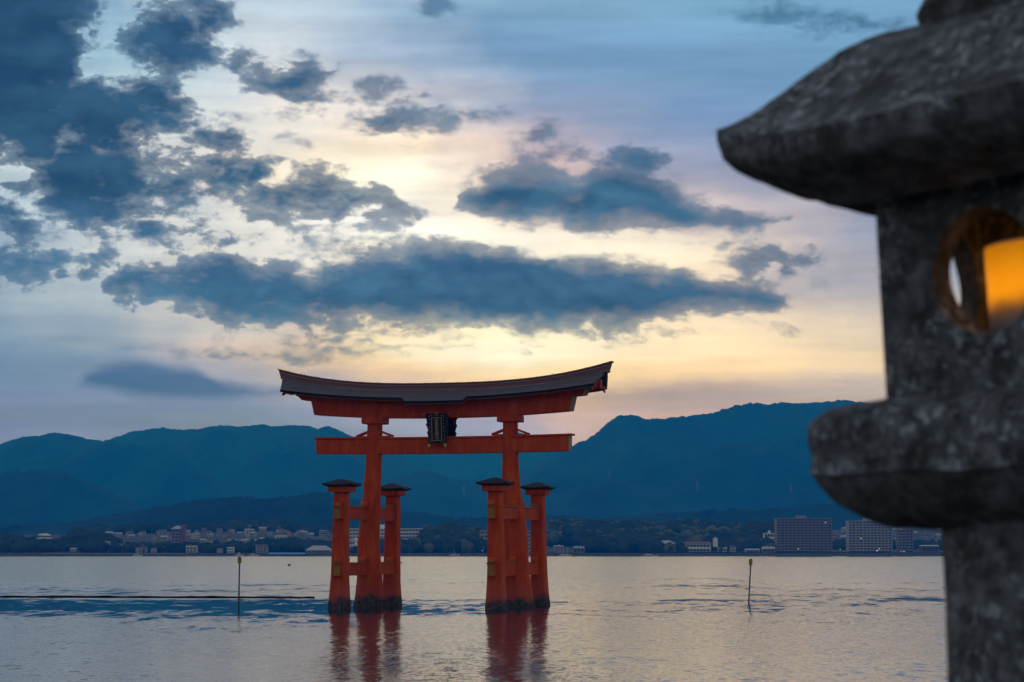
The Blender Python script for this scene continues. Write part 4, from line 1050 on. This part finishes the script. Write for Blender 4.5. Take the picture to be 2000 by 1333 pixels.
boat(1268, SHORE - 20, 14, 'long white boat moored before the wooded point')
boat(1100, SHORE - 10, 8, 'small white boat with mast right of the rear leg', 7)
boat(1108, SHORE - 12, 7, 'small masted boat second from the rear right leg', 8)
boat(272, SHORE - 24, 8, 'small boat with mast in front of the pier shelter', 6)
boat(497, SHORE - 12, 9, 'white boat moored between marker pole and blue shed', 5)
boat(470, SHORE - 14, 8, 'white boat moored directly behind the yellow marker head')
boat(888, SHORE - 8, 9, 'white boat with pilot house between the two pairs of legs', 6)
# street lamps that are lit
def lamp_post(px, py, Y, mat, label):
    p_ = at(px, py, Y); e = empty('street_lamp', (p_.x, Y, 0)); tag(e, label, 'street lamp', 'lit lamps along the far shore')
    MB().tube((0, 0, 0), (0, 0, p_.z), .12, .08, 6).build('post', M_POLE, e)
    MB().tube((0, 0, p_.z), (0, 0, p_.z + .5), .42, .25, 8).build('lamp_head', mat, e)
lamp_post(1641, 1074, SHORE + 20, M_LITW, 'white lit lamp between the two large apartment blocks')
lamp_post(1713, 1076.5, SHORE + 20, M_LITO, 'orange lit lamp at the foot of the pale grey apartment block')
lamp_post(1760, 1078, SHORE + 20, M_LITW, 'white lit lamp below the slim dark apartment block')
lamp_post(942, 1076, SHORE + 20, M_LITW, 'white lit lamp beside the front right leg')
lamp_post(467, 1081, SHORE + 5, M_LITW, 'white lit lamp above the yellow marker head')
# pylons on the mountain flanks
M_STEEL = plain('galvanised_steel', (.28, .29, .31), (.2, .21, .22), .4, .5)
def mountain_hit(px, py):
    dg = bpy.context.evaluated_depsgraph_get()
    ok_, loc_, *_r = scene.ray_cast(dg, Vector((0, 0, EYE)) + ray(px, py).normalized() * 2750, ray(px, py).normalized())
    return loc_ if ok_ else None
def pylon(px, py0, py1, label):
    h_ = mountain_hit(px, py1)
    if h_ is None: return
    H_ = (py1 - py0) * h_.y / FPX
    e = empty('pylon', (h_.x, h_.y - 4, h_.z)); tag(e, label, 'pylon', 'pylons on the mountainside'); w_ = H_ * .10
    for a_ in (-1, 1):
        for b_ in (-1, 1): MB().bar((a_ * w_, b_ * w_, -3), (a_ * w_ * .15, b_ * w_ * .15, H_), .5, .5).build('leg', M_STEEL, e)
    for z_, k_ in ((.6, .9), (.75, .75), (.9, .6)):
        MB().bar((-H_ * .16 * k_, 0, H_ * z_), (H_ * .16 * k_, 0, H_ * z_), .4, .6).build('cross_arm', M_STEEL, e)
    for z_ in (.15, .35, .5): MB().box(-w_ * (1 - z_ * .85), w_ * (1 - z_ * .85), -.2, .2, H_ * z_, H_ * z_ + .5).build('brace', M_STEEL, e)
pylon(906, 948, 967, 'faint pylon on the slope left of the front right post')
pylon(1190, 918, 933, 'faint pylon on the right mountain, nearest the gate')
pylon(1362, 940, 958, 'faint pylon on the middle of the right mountain')
pylon(1545, 946, 962, 'faint pylon on the right mountain nearest the lantern')

# ------------------------------------------------------------------ haze over the strait
m_, h, b = new_mat('haze_air')
for n_ in list(m_.node_tree.nodes):
    if n_.type == 'BSDF_PRINCIPLED': m_.node_tree.nodes.remove(n_)
pv = m_.node_tree.nodes.new('ShaderNodeVolumePrincipled')
pv.inputs['Color'].default_value = (*HZ_C, 1)
pv.inputs['Absorption Color'].default_value = (1, 1, 1, 1)
pv.inputs['Density'].default_value = HZ_D
pv.inputs['Anisotropy'].default_value = 0.0
m_.node_tree.links.new(pv.outputs[0], m_.node_tree.nodes['Material Output'].inputs['Volume'])
hz = MB().box(-9500, 9500, -120, 13600, -3.5, HZ_TOP).build('haze', m_)
tag(hz, kind='stuff'); hz['label'] = 'blue evening haze over the strait'
